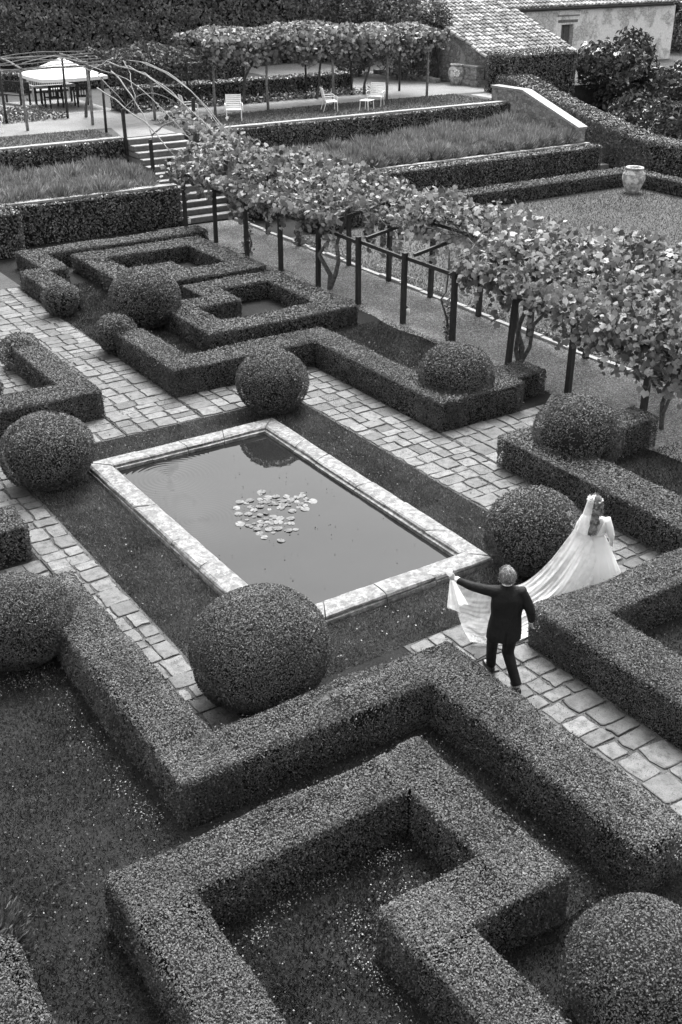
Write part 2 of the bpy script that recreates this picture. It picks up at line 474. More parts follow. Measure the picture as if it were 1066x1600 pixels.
def ball(label, c, rad, squash=.92, leaf=.036, dens=2500, amp=.05, group='clipped box balls', z0=0.0, gaps=.4):
    n0 = int(4 * math.pi * rad * rad * dens)
    d = unit(rng.normal(size=(n0, 3)))
    C_ = np.array(c); S = np.array([1, 1, squash])
    S[0] *= rng.uniform(.97, 1.04); S[1] *= rng.uniform(.97, 1.04)
    P = C_ + d * rad * S; n = unit(d / S)
    P = P + n * (n_lo(P * .8) * amp * 1.3 + n_mid(P) * amp * .5 + rng.uniform(-.025, .015, n0))[:, None]
    pk = np.clip(n_mid(P * 1.15 + 3) + .5 * n_hi(P * .6) - .45, 0, 1); P = P - n * (pk * .075 * min(1, gaps * 1.8))[:, None]
    k = P[:, 2] > z0 + .02; P, n = thin(P[k], n[k], z0, gaps)
    me = bpy.data.meshes.new('box_ball'); bm = bmesh.new()
    bmesh.ops.create_icosphere(bm, subdivisions=3, radius=rad - .125)
    for v in bm.verts: v.co.z *= squash
    bm.to_mesh(me); bm.free(); me.materials.append(M['core'])
    o = link('box_ball', me, None, c)
    tag(o, label, 'box ball', group)
    f = link('foliage', leaf_mesh('foliage', P - C_, n, leaf, M['box'], .55), o); f['kind'] = 'stuff'
    return o

# ------------------------------------------------------------------ the setting: ground, terraces, paths
def sheet(name, x0, x1, y0, y1, z, m, parent=None, kind='structure'):
    mb = MB(); mb.add([(x0, y0, z), (x1, y0, z), (x1, y1, z), (x0, y1, z)], [(0, 1, 2, 3)])
    o = mb.build(name, M[m], parent)
    if kind and parent is None: o['kind'] = kind
    return o

def poly(name, pts, z, m):
    mb = MB(); mb.add([(x, y, z) for x, y in pts], [tuple(range(len(pts)))])
    o = mb.build(name, M[m]); o['kind'] = 'structure'
    return o

sheet('ground', -600, 600, -600, 900, 0.0, 'turf')
# lawn beyond the pergola
sheet('lawn', 18.16, 33.7, -8, 30.6, .006, 'lawn')
# gravel walk under the pergola, with a wavy edge on the garden side
edge = [(15.75 + .12 * math.sin(y * 1.7) + (.35 if y > 23 else 0) - (.5 if y < 15.8 else 0), y) for y in np.arange(5, 33.6, .35)]
poly('gravel_path', [(18.0, 5), (18.0, 33.95)] + [(15.2, 33.95), (15.2, 33.0)] + [(a, b) for a, b in edge[::-1]], .005, 'gravel')
M['dirt'] = ground_mat('trodden_dirt', [(.3, .06), (.7, .10)], .8, 20, [(.35, .7), (.65, 1.3)])
sheet('dirt_path', -6, 9.2, 29.9, 32.9, .005, 'dirt')

# upper terrace and its gravel walk, lavender beds as solid banks
mb = MB()
mb.box(-70, 34.6, 38.6, 240, .02, 2.2); mb.box(34.6, 160, 41.6, 240, .02, 2.2)
up = mb.build('upper_terrace', M['lawn']); up['kind'] = 'structure'
poly('gravel_path', [(-6, 42.3), (16.9, 41.2), (16.3, 38.75), (18.4, 38.75), (18.6, 41.2), (26, 42.4), (34.2, 42.2), (39.5, 41.8), (39.5, 46.2), (-6, 45.2)], 2.206, 'gravelpale')
sheet('gravel_path', 30.8, 36.6, 45.4, 70, 2.21, 'gravel')
sheet('paved_floor', 15.4, 19.0, 45.5, 50.5, 2.214, 'gravel')
def bank(x0, x1):
    mb = MB(); y0, y1, z0, z1 = 34.2, 38.6, 1.0, 1.35
    V = [(x0, y0, 0), (x1, y0, 0), (x1, y1, 0), (x0, y1, 0), (x0, y0, z0), (x1, y0, z0), (x1, y1, z1), (x0, y1, z1)]
    mb.add(V, [(0, 3, 2, 1), (4, 5, 6, 7), (0, 1, 5, 4), (1, 2, 6, 5), (2, 3, 7, 6), (3, 0, 4, 7)])
    o = mb.build('flower_bed', M['soil']); o['kind'] = 'structure'
bank(-10, 16.2); bank(18.55, 34.2)

# ---- stone paths: joint soil + one object for each stone
def stone_template(seed):
    g = random.Random(seed); n = 10
    ang = [(-.5, -.44), (-.44, -.5), (g.uniform(-.1, .1), -.5), (.44, -.5), (.5, -.43), (.5, g.uniform(-.1, .1)), (.5, .44), (.43, .5), (g.uniform(-.1, .1), .5), (-.44, .5), (-.5, .43), (-.5, 0)]
    ring = []
    for x, y in ang:
        ring.append((x * .985 + g.uniform(-.055, .045) * (1 if x > 0 else -1), y * .985 + g.uniform(-.06, .045) * (1 if y > 0 else -1)))
    k = len(ring)
    V = [(x, y, 0) for x, y in ring] + [(x * .985, y * .985, .8) for x, y in ring] + [(x * .93, y * .93, 1.0 + g.uniform(-.1, .1)) for x, y in ring]
    F = []
    for a in range(2):
        for i in range(k): F.append((a * k + i, a * k + (i + 1) % k, (a + 1) * k + (i + 1) % k, (a + 1) * k + i))
    F.append(tuple(2 * k + i for i in range(k)))
    return MB().add(V, F).mesh('paving_stone', M['paving'])
STONES = [stone_template(i) for i in range(14)]

def split(x0, x1, y0, y1, out, g, lo=.24, hi=.52):
    w, d = x1 - x0, y1 - y0
    if (w <= hi and d <= hi * .8) or (w < lo * 2 and d < lo * 2) or (w * d < .085 and max(w, d) < .55):
        out.append((x0, x1, y0, y1)); return
    if w / hi > d / (hi * .8):
        c = x0 + w * g.uniform(.38, .62); split(x0, c, y0, y1, out, g, lo, hi); split(c, x1, y0, y1, out, g, lo, hi)
    else:
        c = y0 + d * g.uniform(.38, .62); split(x0, x1, y0, c, out, g, lo, hi); split(x0, x1, c, y1, out, g, lo, hi)

def stone_path(name, label, rects, seed, jag=.05):
    g = random.Random(seed)
    base = MB()
    for x0, x1, y0, y1 in rects: base.add([(x0 - .03, y0 - .03, .009 + .0004 * seed), (x1 + .03, y0 - .03, .009 + .0004 * seed), (x1 + .03, y1 + .03, .009 + .0004 * seed), (x0 - .03, y1 + .03, .009 + .0004 * seed)], [(0, 1, 2, 3)])
    o = base.build(name, M['soil']); o['kind'] = 'structure'
    rr = []
    for rc in rects:
        out = []; split(*rc, out, g); rr += out
    for x0, x1, y0, y1 in rr:
        gap = g.uniform(.006, .032)
        s = link('paving_stone', g.choice(STONES), o, ((x0 + x1) / 2 + g.uniform(-.01, .01), (y0 + y1) / 2 + g.uniform(-.01, .01), .003),
                 (g.uniform(-.012, .012), g.uniform(-.012, .012), g.choice((0, math.pi)) + g.uniform(-.045, .045)),
                 (x1 - x0 - gap, y1 - y0 - gap, g.uniform(.018, .034)))
    return o, len(rr)
stone_path('stone_path', None, [(4.34, 5.0, 9.15, 18.62), (1.2, 4.30, 13.55, 14.9)], 1)
stone_path('stone_path', None, [(2.5, 7.38, 18.66, 19.7), (7.42, 9.02, 18.66, 22.0), (9.06, 11.1, 18.66, 19.9)], 2)
stone_path('stone_path', None, [(11.14, 12.46, 9.95, 20.2), (12.5, 15.9, 13.72, 15.38)], 3)
stone_path('stone_path', None, [(5.04, 7.58, 9.1, 9.62), (7.62, 13.2, 9.12, 9.9), (7.62, 9.0, 3.0, 9.08)], 4)
stone_path('stone_path', None, [(5.9, 9.05, 22.05, 29.8)], 5)

# ---- pool
OX0, OX1, OY0, OY1, RW, RH = 6.13, 10.08, 10.95, 17.66, .41, .14
w = sheet('pool_water', OX0 + .2, OX1 - .2, OY0 + .2, OY1 - .2, .02, 'water')
tag(w, 'still grey pool water with faint ripples')
# profile : (distance outward from the inner edge, height)
PROF = [(-.03, .0), (-.03, .075), (.015, .085), (.02, .125), (.05, .145), (.20, .148), (.335, .142), (.375, .125), (.385, .095), (.36, .075), (.40, .06), (.41, .0)]
rim = empty('pool_rim', ((OX0 + OX1) / 2, (OY0 + OY1) / 2, 0))
tag(rim, 'low pale stone rim blotched with lichen around the rectangular pool', 'pool rim')
IX0, IX1, IY0, IY1 = OX0 + RW, OX1 - RW, OY0 + RW, OY1 - RW
def rim_side(axis, sgn, nseg):
    g = random.Random(axis * 10 + sgn + 40)
    if axis == 0: a0, a1, inner = IX0, IX1, (IY0 if sgn < 0 else IY1)
    else: a0, a1, inner = IY0, IY1, (IX0 if sgn < 0 else IX1)
    cuts = [0] + sorted((i + g.uniform(-.22, .22)) / nseg for i in range(1, nseg)) + [1]
    for i in range(nseg):
        mb = MB(); V = []; k = len(PROF); secs = 3
        jz = g.uniform(-.006, .006)
        for sct in range(secs):
            t = cuts[i] + (cuts[i + 1] - cuts[i]) * sct / (secs - 1)
            for o_, z in PROF:
                aa, bb = a0 - max(o_, -.02), a1 + max(o_, -.02)          # mitred corners
                p = aa + (bb - aa) * t
                p += (.007 if sct == 0 else -.007 if sct == secs - 1 else 0)
                q = inner + sgn * (o_ + (g.uniform(-.008, .008) if .0 < z else 0))
                zz = z + (jz + g.uniform(-.006, .006) if z > .05 else 0)
                V.append((p, q, zz) if axis == 0 else (q, p, zz))
        F = []
        for sct in range(secs - 1):
            for j in range(k - 1): F.append((sct * k + j, sct * k + j + 1, (sct + 1) * k + j + 1, (sct + 1) * k + j))
        F.append(tuple(range(k))); F.append(tuple((secs - 1) * k + j for j in range(k - 1, -1, -1)))
        V = [(x - rim.location.x, y - rim.location.y, z) for x, y, z in V]
        me = mb.add(V, F).mesh('rim_stone', M['rim'])
        bm = bmesh.new(); bm.from_mesh(me); bmesh.ops.recalc_face_normals(bm, faces=bm.faces); bm.to_mesh(me); bm.free()
        link('rim_stone', me, rim)
rim_side(0, -1, 4); rim_side(0, 1, 4); rim_side(1, -1, 6); rim_side(1, 1, 6)

# lily pads
def pad_mesh(seed):
    g = random.Random(seed); n = 14; V = [(0, 0, 0)]; notch = .35
    for i in range(n):
        a = notch / 2 + (2 * math.pi - notch) * i / (n - 1)
        r_ = 1 + g.uniform(-.06, .06)
        V.append((r_ * math.cos(a), r_ * math.sin(a), g.uniform(0, .10)))
    return MB().add(V, [(0, i, i + 1) for i in range(1, n)]).mesh('lily_pad', M['pad'])
M['pad'] = simple('lily_pad', .055, .45, .5, .5, 5, coord='world', bmp=.1)
PADS = [pad_mesh(i) for i in range(5)]
g = random.Random(5); placed = []
tries = 0
while len(placed) < 72 and tries < 4000:
    tries += 1
    if g.random() < .45: x, y = 7.80 + g.gauss(0, .17), 13.98 + g.gauss(0, .22)
    else:
        t = g.random(); x, y = 7.95 + .75 * t + g.gauss(0, .16), 14.75 - .38 * t + g.gauss(0, .16)
    r_ = g.choice((.035, .05, .06, .07, .078))
    if any((x - a) ** 2 + (y - b) ** 2 < (.8 * (r_ + c)) ** 2 for a, b, c in placed): continue
    placed.append((x, y, r_))
    o = link('lily_pad', g.choice(PADS), None, (x, y, .024 + .0015 * (len(placed) % 4)), (g.gauss(0, .07), g.gauss(0, .07), g.uniform(0, 6.28)), (r_, r_, r_))
    tag(o, 'round notched lily pad floating among others on the pool', 'lily pad', 'lily pads floating on the pool')

# ------------------------------------------------------------------ clipped hedges
NEAR = dict(leaf=.026, dens=6000, r=.08, amp=.04)
MID = dict(leaf=.036, dens=3000, r=.055, amp=.026)
FAR = dict(leaf=.05, dens=1500, r=.045, amp=.02)
hedge('box_hedge', 'square ring of clipped box hedge in the foreground around a petal-strewn dark bed', 'hedge',
      [(2.38, 3.02, 3.6, 7.7), (2.38, 6.12, 7.02, 7.7), (5.5, 6.12, 5.28, 7.7), (4.32, 6.12, 5.28, 5.95), (4.32, 4.96, 3.6, 5.95), (2.38, 4.96, 3.6, 4.25)], .65, **NEAR)
hedge('box_hedge', 'long box hedge with two right angles between biggest round bush and foreground ring hedge', 'hedge',
      [(3.58, 4.28, 8.42, 13.35), (3.55, 7.62, 8.42, 9.08), (6.87, 7.62, 5.05, 9.08)], .63, **NEAR)
hedge('box_hedge', 'thick L-shaped box hedge right of the paved path where the person in the suit walks', 'hedge',
      [(9.02, 14.5, 8.36, 9.06), (9.02, 9.78, 2.5, 9.06)], .62, **NEAR)
hedge('box_hedge', 'box hedge behind the person in the white dress, dome bush at its far end', 'hedge',
      [(12.4, 13.27, 8.8, 13.66), (13.1, 15.5, 12.66, 13.35)], .62, **MID)
hedge('box_hedge', 'zigzag box hedge beside the right-hand paved path with a dome bush on its near end', 'hedge',
      [(9.05, 9.74, 19.93, 22.95), (9.05, 13.2, 19.93, 20.72), (12.5, 13.2, 15.43, 20.72), (12.5, 14.66, 15.43, 16.2), (14.4, 15.65, 15.85, 16.6, .55)], .62, **MID)
hedge('box_hedge', 'corner of box hedge at left edge with a small ball bush at its far end', 'hedge',
      [(6.75, 7.4, 19.7, 23.2), (1.5, 7.4, 19.7, 20.48)], .62, **MID)
hedge('box_hedge', 'cut-off end of a box hedge at the left edge beside the narrow paved path', 'hedge',
      [(0.5, 4.28, 15.0, 15.78)], .62, **MID)
hedge('box_hedge', 'stepped box hedge ring nearer to the pergola posts, behind the middle zigzag hedge', 'hedge',
      [(12.2, 15.05, 25.15, 25.95), (12.2, 12.88, 23.98, 25.95), (10.92, 12.88, 23.98, 24.75), (10.92, 11.66, 21.95, 24.75), (10.92, 15.05, 21.95, 22.74), (14.3, 15.05, 21.95, 25.95)], .5, **FAR)
hedge('box_hedge', 'stepped box hedge ring farther back, just below the stairs', 'hedge',
      [(10.98, 15.05, 29.75, 30.6), (10.98, 11.7, 27.52, 30.6), (10.98, 13.02, 27.52, 28.28), (12.25, 13.02, 26.45, 28.28), (12.25, 15.05, 26.45, 27.4), (14.28, 15.05, 26.45, 30.6)], .5, **FAR)
hedge('box_hedge', 'thin zigzag box hedge farthest back at left, along the creeper covered wall', 'hedge',
      [(9.75, 15.65, 31.1, 31.8), (9.75, 10.42, 29.3, 31.8), (9.12, 9.87, 26.9, 29.62)], .5, **FAR)

ball('biggest round box bush, in front of the pool by the corner of the foreground hedge', (5.5, 10.1, .66), .89, .84, leaf=.026, dens=5800)
ball('large round box bush at left edge, at the end of the long foreground hedge', (3.22, 12.55, .58), .68, leaf=.026, dens=5800)
ball('round box bush cut off by the bottom right corner', (5.86, 4.12, .55), .68, leaf=.025, dens=6200)
ball('round box bush at the far right pool corner beside the person in the white dress', (10.44, 10.58, .63), .71, gaps=.6)
ball('dome of box sitting on the hedge behind the person in the white dress', (13.46, 12.72, .72), .79)
ball('dome of box sitting on the near end of the zigzag hedge by the posts', (13.52, 16.26, .74), .77, .86)
ball('dark round box bush at the farthest pool corner, in front of the zigzag hedge', (10.42, 18.26, .60), .75, .86, gaps=.6)
ball('broad flattened box bush at the left pool corner', (5.45, 17.5, .61), .84, .78, gaps=.6)
ball('small ball bush joined to the far end of the zigzag hedge', (9.23, 23.3, .45), .53, leaf=.048, dens=1600)
ball('broad round box bush between the two stepped ring hedges', (10.63, 24.83, .66), .88, .82, leaf=.048, dens=1600)
ball('little ball bush at the end of the farthest thin hedge', (9.2, 26.75, .43), .50, leaf=.048, dens=1600)
ball('small ball bush at the far end of the left corner hedge', (7.02, 23.5, .38), .45, leaf=.048, dens=1600)
ball('ball bush only just showing at the left edge inside the corner hedge', (5.62, 21.75, .33), .38, leaf=.05, dens=1400)

# clipped and creeper-covered terrace walls
IV = dict(leaf=.085, dens=520, r=.05, amp=.03)
hedge('ivy_wall', 'lower terrace wall left of the stairs, wholly covered in dark creeper', 'wall', [(-3, 10.45, 33.0, 34.3, 1.32), (-3, 16.2, 34.05, 34.6, 1.24)], 1.24, m='ivy', **IV)
hedge('ivy_wall', 'upper terrace wall left of the stairs behind the lavender', 'wall', [(-3, 16.25, 38.3, 38.75)], 2.2, 1.0, m='ivy', **IV)
hedge('terrace_hedge', 'clipped hedge face below the right-hand lavender bed', 'hedge', [(18.7, 34.75, 33.2, 33.95)], 1.05, m='ivy', leaf=.075, dens=650, r=.04, amp=.02)
hedge('terrace_hedge', 'dark clipped hedge face under the upper lawn with the white chairs', 'hedge', [(18.7, 34.2, 38.3, 38.8)], 2.2, 1.0, m='ivy', leaf=.075, dens=650, r=.04, amp=.03)
hedge('lawn_hedge', 'low clipped hedge turning the corner behind the terracotta jar on the lower lawn', 'hedge', [(19.2, 34.3, 30.55, 31.4), (33.6, 34.3, 12, 31.4)], .56, leaf=.075, dens=700, r=.05, amp=.02)
hedge('box_hedge', 'dark hedge block under the hanging vine at the right edge', 'hedge', [(18.3, 24, 14.6, 15.5)], .66, **FAR)
sl_ = [(35.7, 37.0, 10, 32.2, 1.42)]
yy = 31.6
while yy < 40.4:
    t = min(1, max(0, (yy - 32) / 8)); sl_.append((35.7, 37.0 + .2 * t, yy, yy + 1.25, 1.42 + 1.6 * t ** 1.15)); yy += .42
hedge('tall_hedge', 'sloping dark hedge going down beside the right-hand steps to the lower lawn', 'hedge', sl_, 2, leaf=.1, dens=420, r=.2, amp=.05, m='tall')
hedge('tall_hedge', 'block of tall clipped hedge in front of the tiled lean-to roof', 'hedge', [(36.0, 40.3, 40.6, 42.3)], 3.92, 1.6, leaf=.1, dens=420, r=.2, amp=.05, m='ivy')
hedge('low_hedge', 'low dark hedge with flat pale top behind the upper pergola', 'hedge', [(18.9, 30.4, 44.9, 45.9)], 3.1, 2.2, leaf=.1, dens=420, r=.06, amp=.02, m='ivy')
hedge('tall_hedge', 'high dark evergreen hedge closing the garden across the top', 'hedge', [(-30, 44, 58, 60.5)], 13, 2.2, leaf=.20, dens=210, r=.5, amp=.35, m='tall')
hedge('low_hedge', 'second low hedge in front of the high evergreen hedge', 'hedge', [(14, 29.5, 53.2, 54.4)], 3.1, 2.2, leaf=.12, dens=260, r=.08, amp=.03, m='ivy')
hedge('box_hedge', 'pale hedge top cut off by the bottom left corner', 'hedge', [(-1.2, 1.40, 2.5, 7.36)], .8, m='rosemary', **NEAR)

# wall copings: pale stone strips
def coping(label, pts, w, h, z, name='wall_coping'):
    r_ = empty(name, (pts[0][0], pts[0][1], z)); tag(r_, label, 'coping')
    g = random.Random(int(pts[0][0] * 10))
    (ax, ay), (bx, by) = pts; L = math.hypot(bx - ax, by - ay); n = max(1, int(L / .8))
    for i in range(n):
        a, b = i / n, (i + 1) / n - .008 / L
        MB().bar((ax * (1 - a) + bx * a - ax, ay * (1 - a) + by * a - ay, h / 2 + g.uniform(0, .01)), (ax * (1 - b) + bx * b - ax, ay * (1 - b) + by * b - ay, h / 2 + g.uniform(0, .01)), w * g.uniform(.92, 1.05), h).build('coping_stone', M['coping'], r_)
coping('pale stone coping along the lower left wall in front of the lavender', ((8.5, 34.42), (16.2, 34.42)), .34, .07, 1.235)
coping('pale stone coping edging the upper left lawn', ((9.5, 38.62), (16.2, 38.62)), .3, .07, 2.19)
coping('pale stone coping edging the upper lawn with the white chairs', ((18.8, 38.68), (34.2, 38.68)), .3, .07, 2.19)
coping('thin stone coping on top of the right-hand hedge face in front of the lavender', ((20.5, 33.95), (34.7, 33.95)), .22, .06, 1.03)

# ------------------------------------------------------------------ stairs
st = empty('garden_stairs', (17.3, 34.0, 0)); tag(st, 'wide flight of stone garden stairs climbing between the lavender beds', 'stairs')
NS = 12
for i in range(NS):
    z1 = 2.2 * (i + 1) / NS; y0 = .0 + i * .375
    mb = MB(); mb.box(-1.05, 1.12, y0, 4.75, max(0.01, z1 - .15), z1)
    s = mb.build('step', M['step'], st)
    nb = MB(); nb.box(-1.05, 1.12, y0 - .03, y0 + .30, z1 + .002, z1 + .035); nb.build('tread', M['coping'], s)
mb = MB()
mb.box(1.12, 1.5, .35, 2.3, .01, .85); mb.build('side_wall', M['wallrough'], st)
mb = MB(); mb.box(1.12, 1.5, 2.3, 4.5, .01, 1.75); mb.build('side_wall', M['wallrough'], st)
mb = MB(); mb.box(1.08, 1.54, .3, 2.28, .853, .92); mb.build('side_coping', M['coping'], st)
mb = MB(); mb.box(1.08, 1.54, 2.3, 4.5, 1.753, 1.82); mb.build('side_coping', M['coping'], st)

# right-hand steps with their ramped stone cheek wall
cw = empty('ramp_wall', (34.4, 36, 0)); tag(cw, 'rubble stone cheek wall with pale sloping coping beside the right-hand steps', 'wall')
prof = [(3.6, .9), (3.6, 2.72), (1.6, 2.72), (-1.6, 1.75), (-1.6, .0), (3.6, .0)]
mb = MB(); k = len(prof)
prof = [(3.6, 0), (3.6, 2.72), (1.6, 2.72), (-1.9, 1.62), (-1.9, 0)]; k = 5
mb.add([(-.2, y, z) for y, z in prof] + [(.2, y, z) for y, z in prof], [tuple(range(k)), tuple(range(2 * k - 1, k - 1, -1))] + [(i, i + k, (i + 1) % k + k, (i + 1) % k) for i in range(k)])
mb.build('wall_body', M['wallrough'], cw)
mb = MB(); mb.bar((0, 3.65, 2.77), (0, 1.6, 2.77), .5, .1); mb.build('coping_stone', M['coping'], cw)
mb = MB(); mb.bar((0, 1.6, 2.77), (0, -1.95, 1.66), .5, .1); mb.build('coping_stone', M['coping'], cw)
s2 = empty('garden_stairs', (35.15, 33.6, 0)); tag(s2, 'narrow stone steps half hidden between the ramp wall and the sloping hedge', 'stairs')
for i in range(12):
    z1 = 2.2 * (i + 1) / 12; mb = MB(); mb.box(-.5, .54, i * .42, 8.0, max(.01, z1 - .18), z1); mb.build('step', M['coping'], s2)

# ------------------------------------------------------------------ lower pergola
def wob(a, b, n, amp, g):
    a = Vector(a); b = Vector(b); out = []
    for i in range(n):
        t = i / (n - 1); e = math.sin(math.pi * t)
        out.append(a.lerp(b, t) + Vector((g.gauss(0, amp), g.gauss(0, amp), g.gauss(0, amp))) * e)
    return out

pg = empty('pergola', (17, 22, 0)); tag(pg, 'long dark wooden pergola over the gravel walk beside the garden', 'pergola')
POSTY = [33.4, 31.3, 29.3, 27.3, 25.3, 23.35, 21.38, 19.42, 17.45, 15.55, 13.5, 11.4]
FARY = [33.2, 31.4, 29.5, 26.7, 24.7, 22.8, 20.8, 18.9, 17.0, 14.9, 12.8]
post_me = MB().box(-.055, .055, -.055, .055, -.1, 1.0).mesh('post', M['post'])
g = random.Random(3)
for i, y in enumerate(POSTY):
    hgt = 1.78 if y > 14.5 else 1.9
    lean = .055 if y in (17.45,) else g.uniform(-.012, .018)
    link('post', post_me, pg, (16.0 - 17, y - 22, 0), (g.uniform(-.01, .01), lean, g.uniform(-.2, .2)), (1, 1, hgt))
for y in FARY:
    link('post', post_me, pg, (17.95 - 17, y - 22, 0), (g.uniform(-.01, .01), g.uniform(-.01, .02), g.uniform(-.2, .2)), (1, 1, 2.15))
for X, z, ys in ((16.0, 1.62, POSTY), (17.95, 1.95, FARY)):
    for a, b in zip(ys[:-1], ys[1:]):
        MB().bar((X - 17 + .06, a - 22, z + g.uniform(-.03, .03)), (X - 17 + .06, b - 22, z + g.uniform(-.03, .03)), .06, .09).build('rail', M['post'], pg)
for y in FARY:
    MB().bar((-1.15, y - 22, 1.86), (1.15, y - 22 + .1, 2.2), .06, .08).build('cross_beam', M['post'], pg)
# edging strip between gravel and lawn
ed = MB()
for i in range(24): ed.box(18.0, 18.13, 11 + i * .95, 11.93 + i * .95, 0, .05 + .02 * (i % 3))
o = ed.build('path_edging', M['coping']); o['kind'] = 'structure'

GR_ME = MB().add(GRAPE_V, GRAPE_F).mesh('leaf', M['vine'])
def place_leaves(parent, P, nn, t, b, l, idx):
    inv = parent.matrix_basis.inverted()
    for i in idx:
        m = Matrix(((b[i][0], t[i][0], nn[i][0], P[i][0]), (b[i][1], t[i][1], nn[i][1], P[i][1]), (b[i][2], t[i][2], nn[i][2], P[i][2]), (0, 0, 0, 1)))
        o = bpy.data.objects.new('leaf', GR_ME); col.objects.link(o); o.parent = parent
        o.matrix_basis = inv @ m @ Matrix.Scale(float(l[i]), 4)

def canopy_lower(y0, y1, dens):
    P = []; Nn = []
    def put(x, y, z, n): P.append(np.stack([x, y, z], 1)); Nn.append(np.repeat(np.array([n], float), len(x), 0))
    A = (y1 - y0)
    # top blanket
    k = int(A * 2.9 * dens); x = rng.uniform(15.7, 18.6, k); y = rng.uniform(y0, y1, k)
    Q = np.stack([x, y, 0 * x], 1); mound = .28 * n_lo(Q * .8) + .15 * n_mid(Q * .45)
    sparse = (y > 19.0) & (y < 24.2)
    z = 2.42 + .16 * (x - 16) / 2 + mound - np.abs(rng.normal(0, .13, k)) - .35 * np.clip((16.3 - x) / .6, 0, 1)
    keep = ~(sparse & (x < 16.75 + .3 * n_mid(Q * .6)))
    keep &= ~((n_mid(Q * .6 + 3) > .6) & (rng.uniform(size=k) < .8))
    put(x[keep], y[keep], z[keep], (-.25, -.35, .8))
    # hanging near side
    k = int(A * 1.0 * dens * 1.0); y = rng.uniform(y0, y1, k); Q = np.stack([0 * y, y, 0 * y], 1)
    drop = .30 + .35 * np.clip(n_lo(Q * 1.6) + .4 * n_mid(Q * .5), -.6, 1.4)
    drop = np.where(y < 15.4, drop + .55 + .5 * (y < 14.3), drop); drop = np.where((y > 19) & (y < 24.2), drop * .5, drop)
    z = 2.15 - drop * rng.uniform(0, 1, k) ** .8 + .05
    xo = np.where((y > 19) & (y < 24.2), 16.8, 15.72)
    put(xo + rng.normal(0, .16, k) + .1, y, z, (-.75, -.45, .35))
    # hanging far side
    k = int(A * .75 * dens); y = rng.uniform(y0, y1, k); Q = np.stack([0 * y + 9, y, 0 * y], 1)
    drop = .45 + .4 * np.clip(n_lo(Q * 1.4), -.6, 1.2)
    put(18.45 + rng.normal(0, .15, k), y, 2.3 - drop * rng.uniform(0, 1, k), (-.2, -.5, .6))
    # hanging shoots
    for q in range(int(A * 4)):
        ys = rng.uniform(y0, y1); far = rng.uniform() < .35; xs = 18.4 if far else (16.8 if 19 < ys < 24.2 else 15.75); k = int(rng.integers(8, 18)); tt = np.linspace(0, 1, k)
        put(xs + rng.normal(0, .1) + rng.normal(0, .03, k), ys + rng.normal(0, .2) * tt + rng.normal(0, .03, k), 2.0 - rng.uniform(.4, 1.0) * tt, (-.7, -.5, .3))
    # upright shoots
    k = int(A * 14); y = rng.uniform(y0, y1, k); x = rng.uniform(16.2, 18.5, k)
    m_ = ~((y > 19) & (y < 24.2) & (x < 16.9)); x, y = x[m_], y[m_]
    for j in range(5): put(x + rng.normal(0, .05, len(x)), y + rng.normal(0, .05, len(x)), 2.55 + .08 * j + .15 * n_lo(np.stack([x, y, 0 * x], 1) * .8), (-.3, -.3, .5))
    return np.concatenate(P), np.concatenate(Nn)

def grapevine(label, y0, y1, base, fork, nparts, dens=105, L=.108):
    o = empty('grapevine', (base[0], base[1], 0)); tag(o, label, 'grapevine', 'grapevines on the long pergola')
    g = random.Random(int(base[1] * 10))
    for f in fork:
        pts = [(0, 0, -.05)] + wob((0, 0, .0), (f[0], f[1], 2.15), 6, .09, g)
        MB().tube(pts, [f[2], f[2], f[2] * .9, f[2] * .8, f[2] * .75, f[2] * .7, f[2] * .6], 8).build('trunk', M['bark'], o, True)
    sh = MB()
    for k in range(9):
        ya = g.uniform(y0, y1); xa = g.uniform(16, 18)
        sh.tube(wob((xa - base[0], ya - base[1], 2.15), (xa - base[0] + g.uniform(-.8, .8), ya - base[1] + g.uniform(-1.6, 1.6), 2.35), 5, .1, g), .014, 5)
    o2 = sh.build('vine_shoots', M['bark'], o); o2['kind'] = 'stuff'
    P, n = canopy_lower(y0, y1, dens)
    me, nn, t, b, l = grape_stuff('foliage', P, n, L, M['vine'], .8)
    # the leaves nearest the eye are single parts
    order = np.argsort(np.linalg.norm(P - np.array([0, 0, 8.5]), axis=1) - .8 * (n[:, 0] < -.5))
    idx = order[:nparts]; rest = np.setdiff1d(np.arange(len(P)), idx)
    bpy.data.meshes.remove(me)
    if nparts: place_leaves(o, P, nn, t, b, l, idx)
    n_ = len(rest)
    V = P[rest][:, None, :] - np.array([base[0], base[1], 0]) + l[rest][:, None, None] * (b[rest][:, None, :] * GRAPE_V[None, :, 0:1] + t[rest][:, None, :] * GRAPE_V[None, :, 1:2] + nn[rest][:, None, :] * GRAPE_V[None, :, 2:3])
    F = (np.arange(n_)[:, None, None] * 10 + GRAPE_F[None]).reshape(-1, 6)
    f = link('foliage', np_mesh('foliage', V.reshape(-1, 3), F, M['vine']), o); f['kind'] = 'stuff'
    return o
grapevine('grapevine at the right end of the long pergola, leaves hanging low like a curtain', 11.6, 15.5, (16.25, 13.2), [(.1, .3, .05), (-.1, -.3, .04)], 295, 215)
grapevine('grapevine with a thick pale trunk forking beside the leaning pergola post', 15.5, 19.3, (16.4, 17.5), [(.2, .6, .07), (.9, -.5, .05), (-.1, 0, .06)], 295, 215)
grapevine('grapevine with a thin pale stem wound up a post, sparse on the near side', 19.3, 23.6, (16.12, 19.72), [(.0, .1, .03)], 280, 185)
grapevine('grapevine with a dark double trunk at the middle of the long pergola', 23.6, 28.6, (16.15, 24.95), [(-.05, .55, .075), (.35, -.3, .07)], 150, 175)
grapevine('grapevine thick with pale leaves at the foot of the stairs', 28.6, 33.9, (16.25, 29.6), [(.0, .2, .03)], 0, 165)

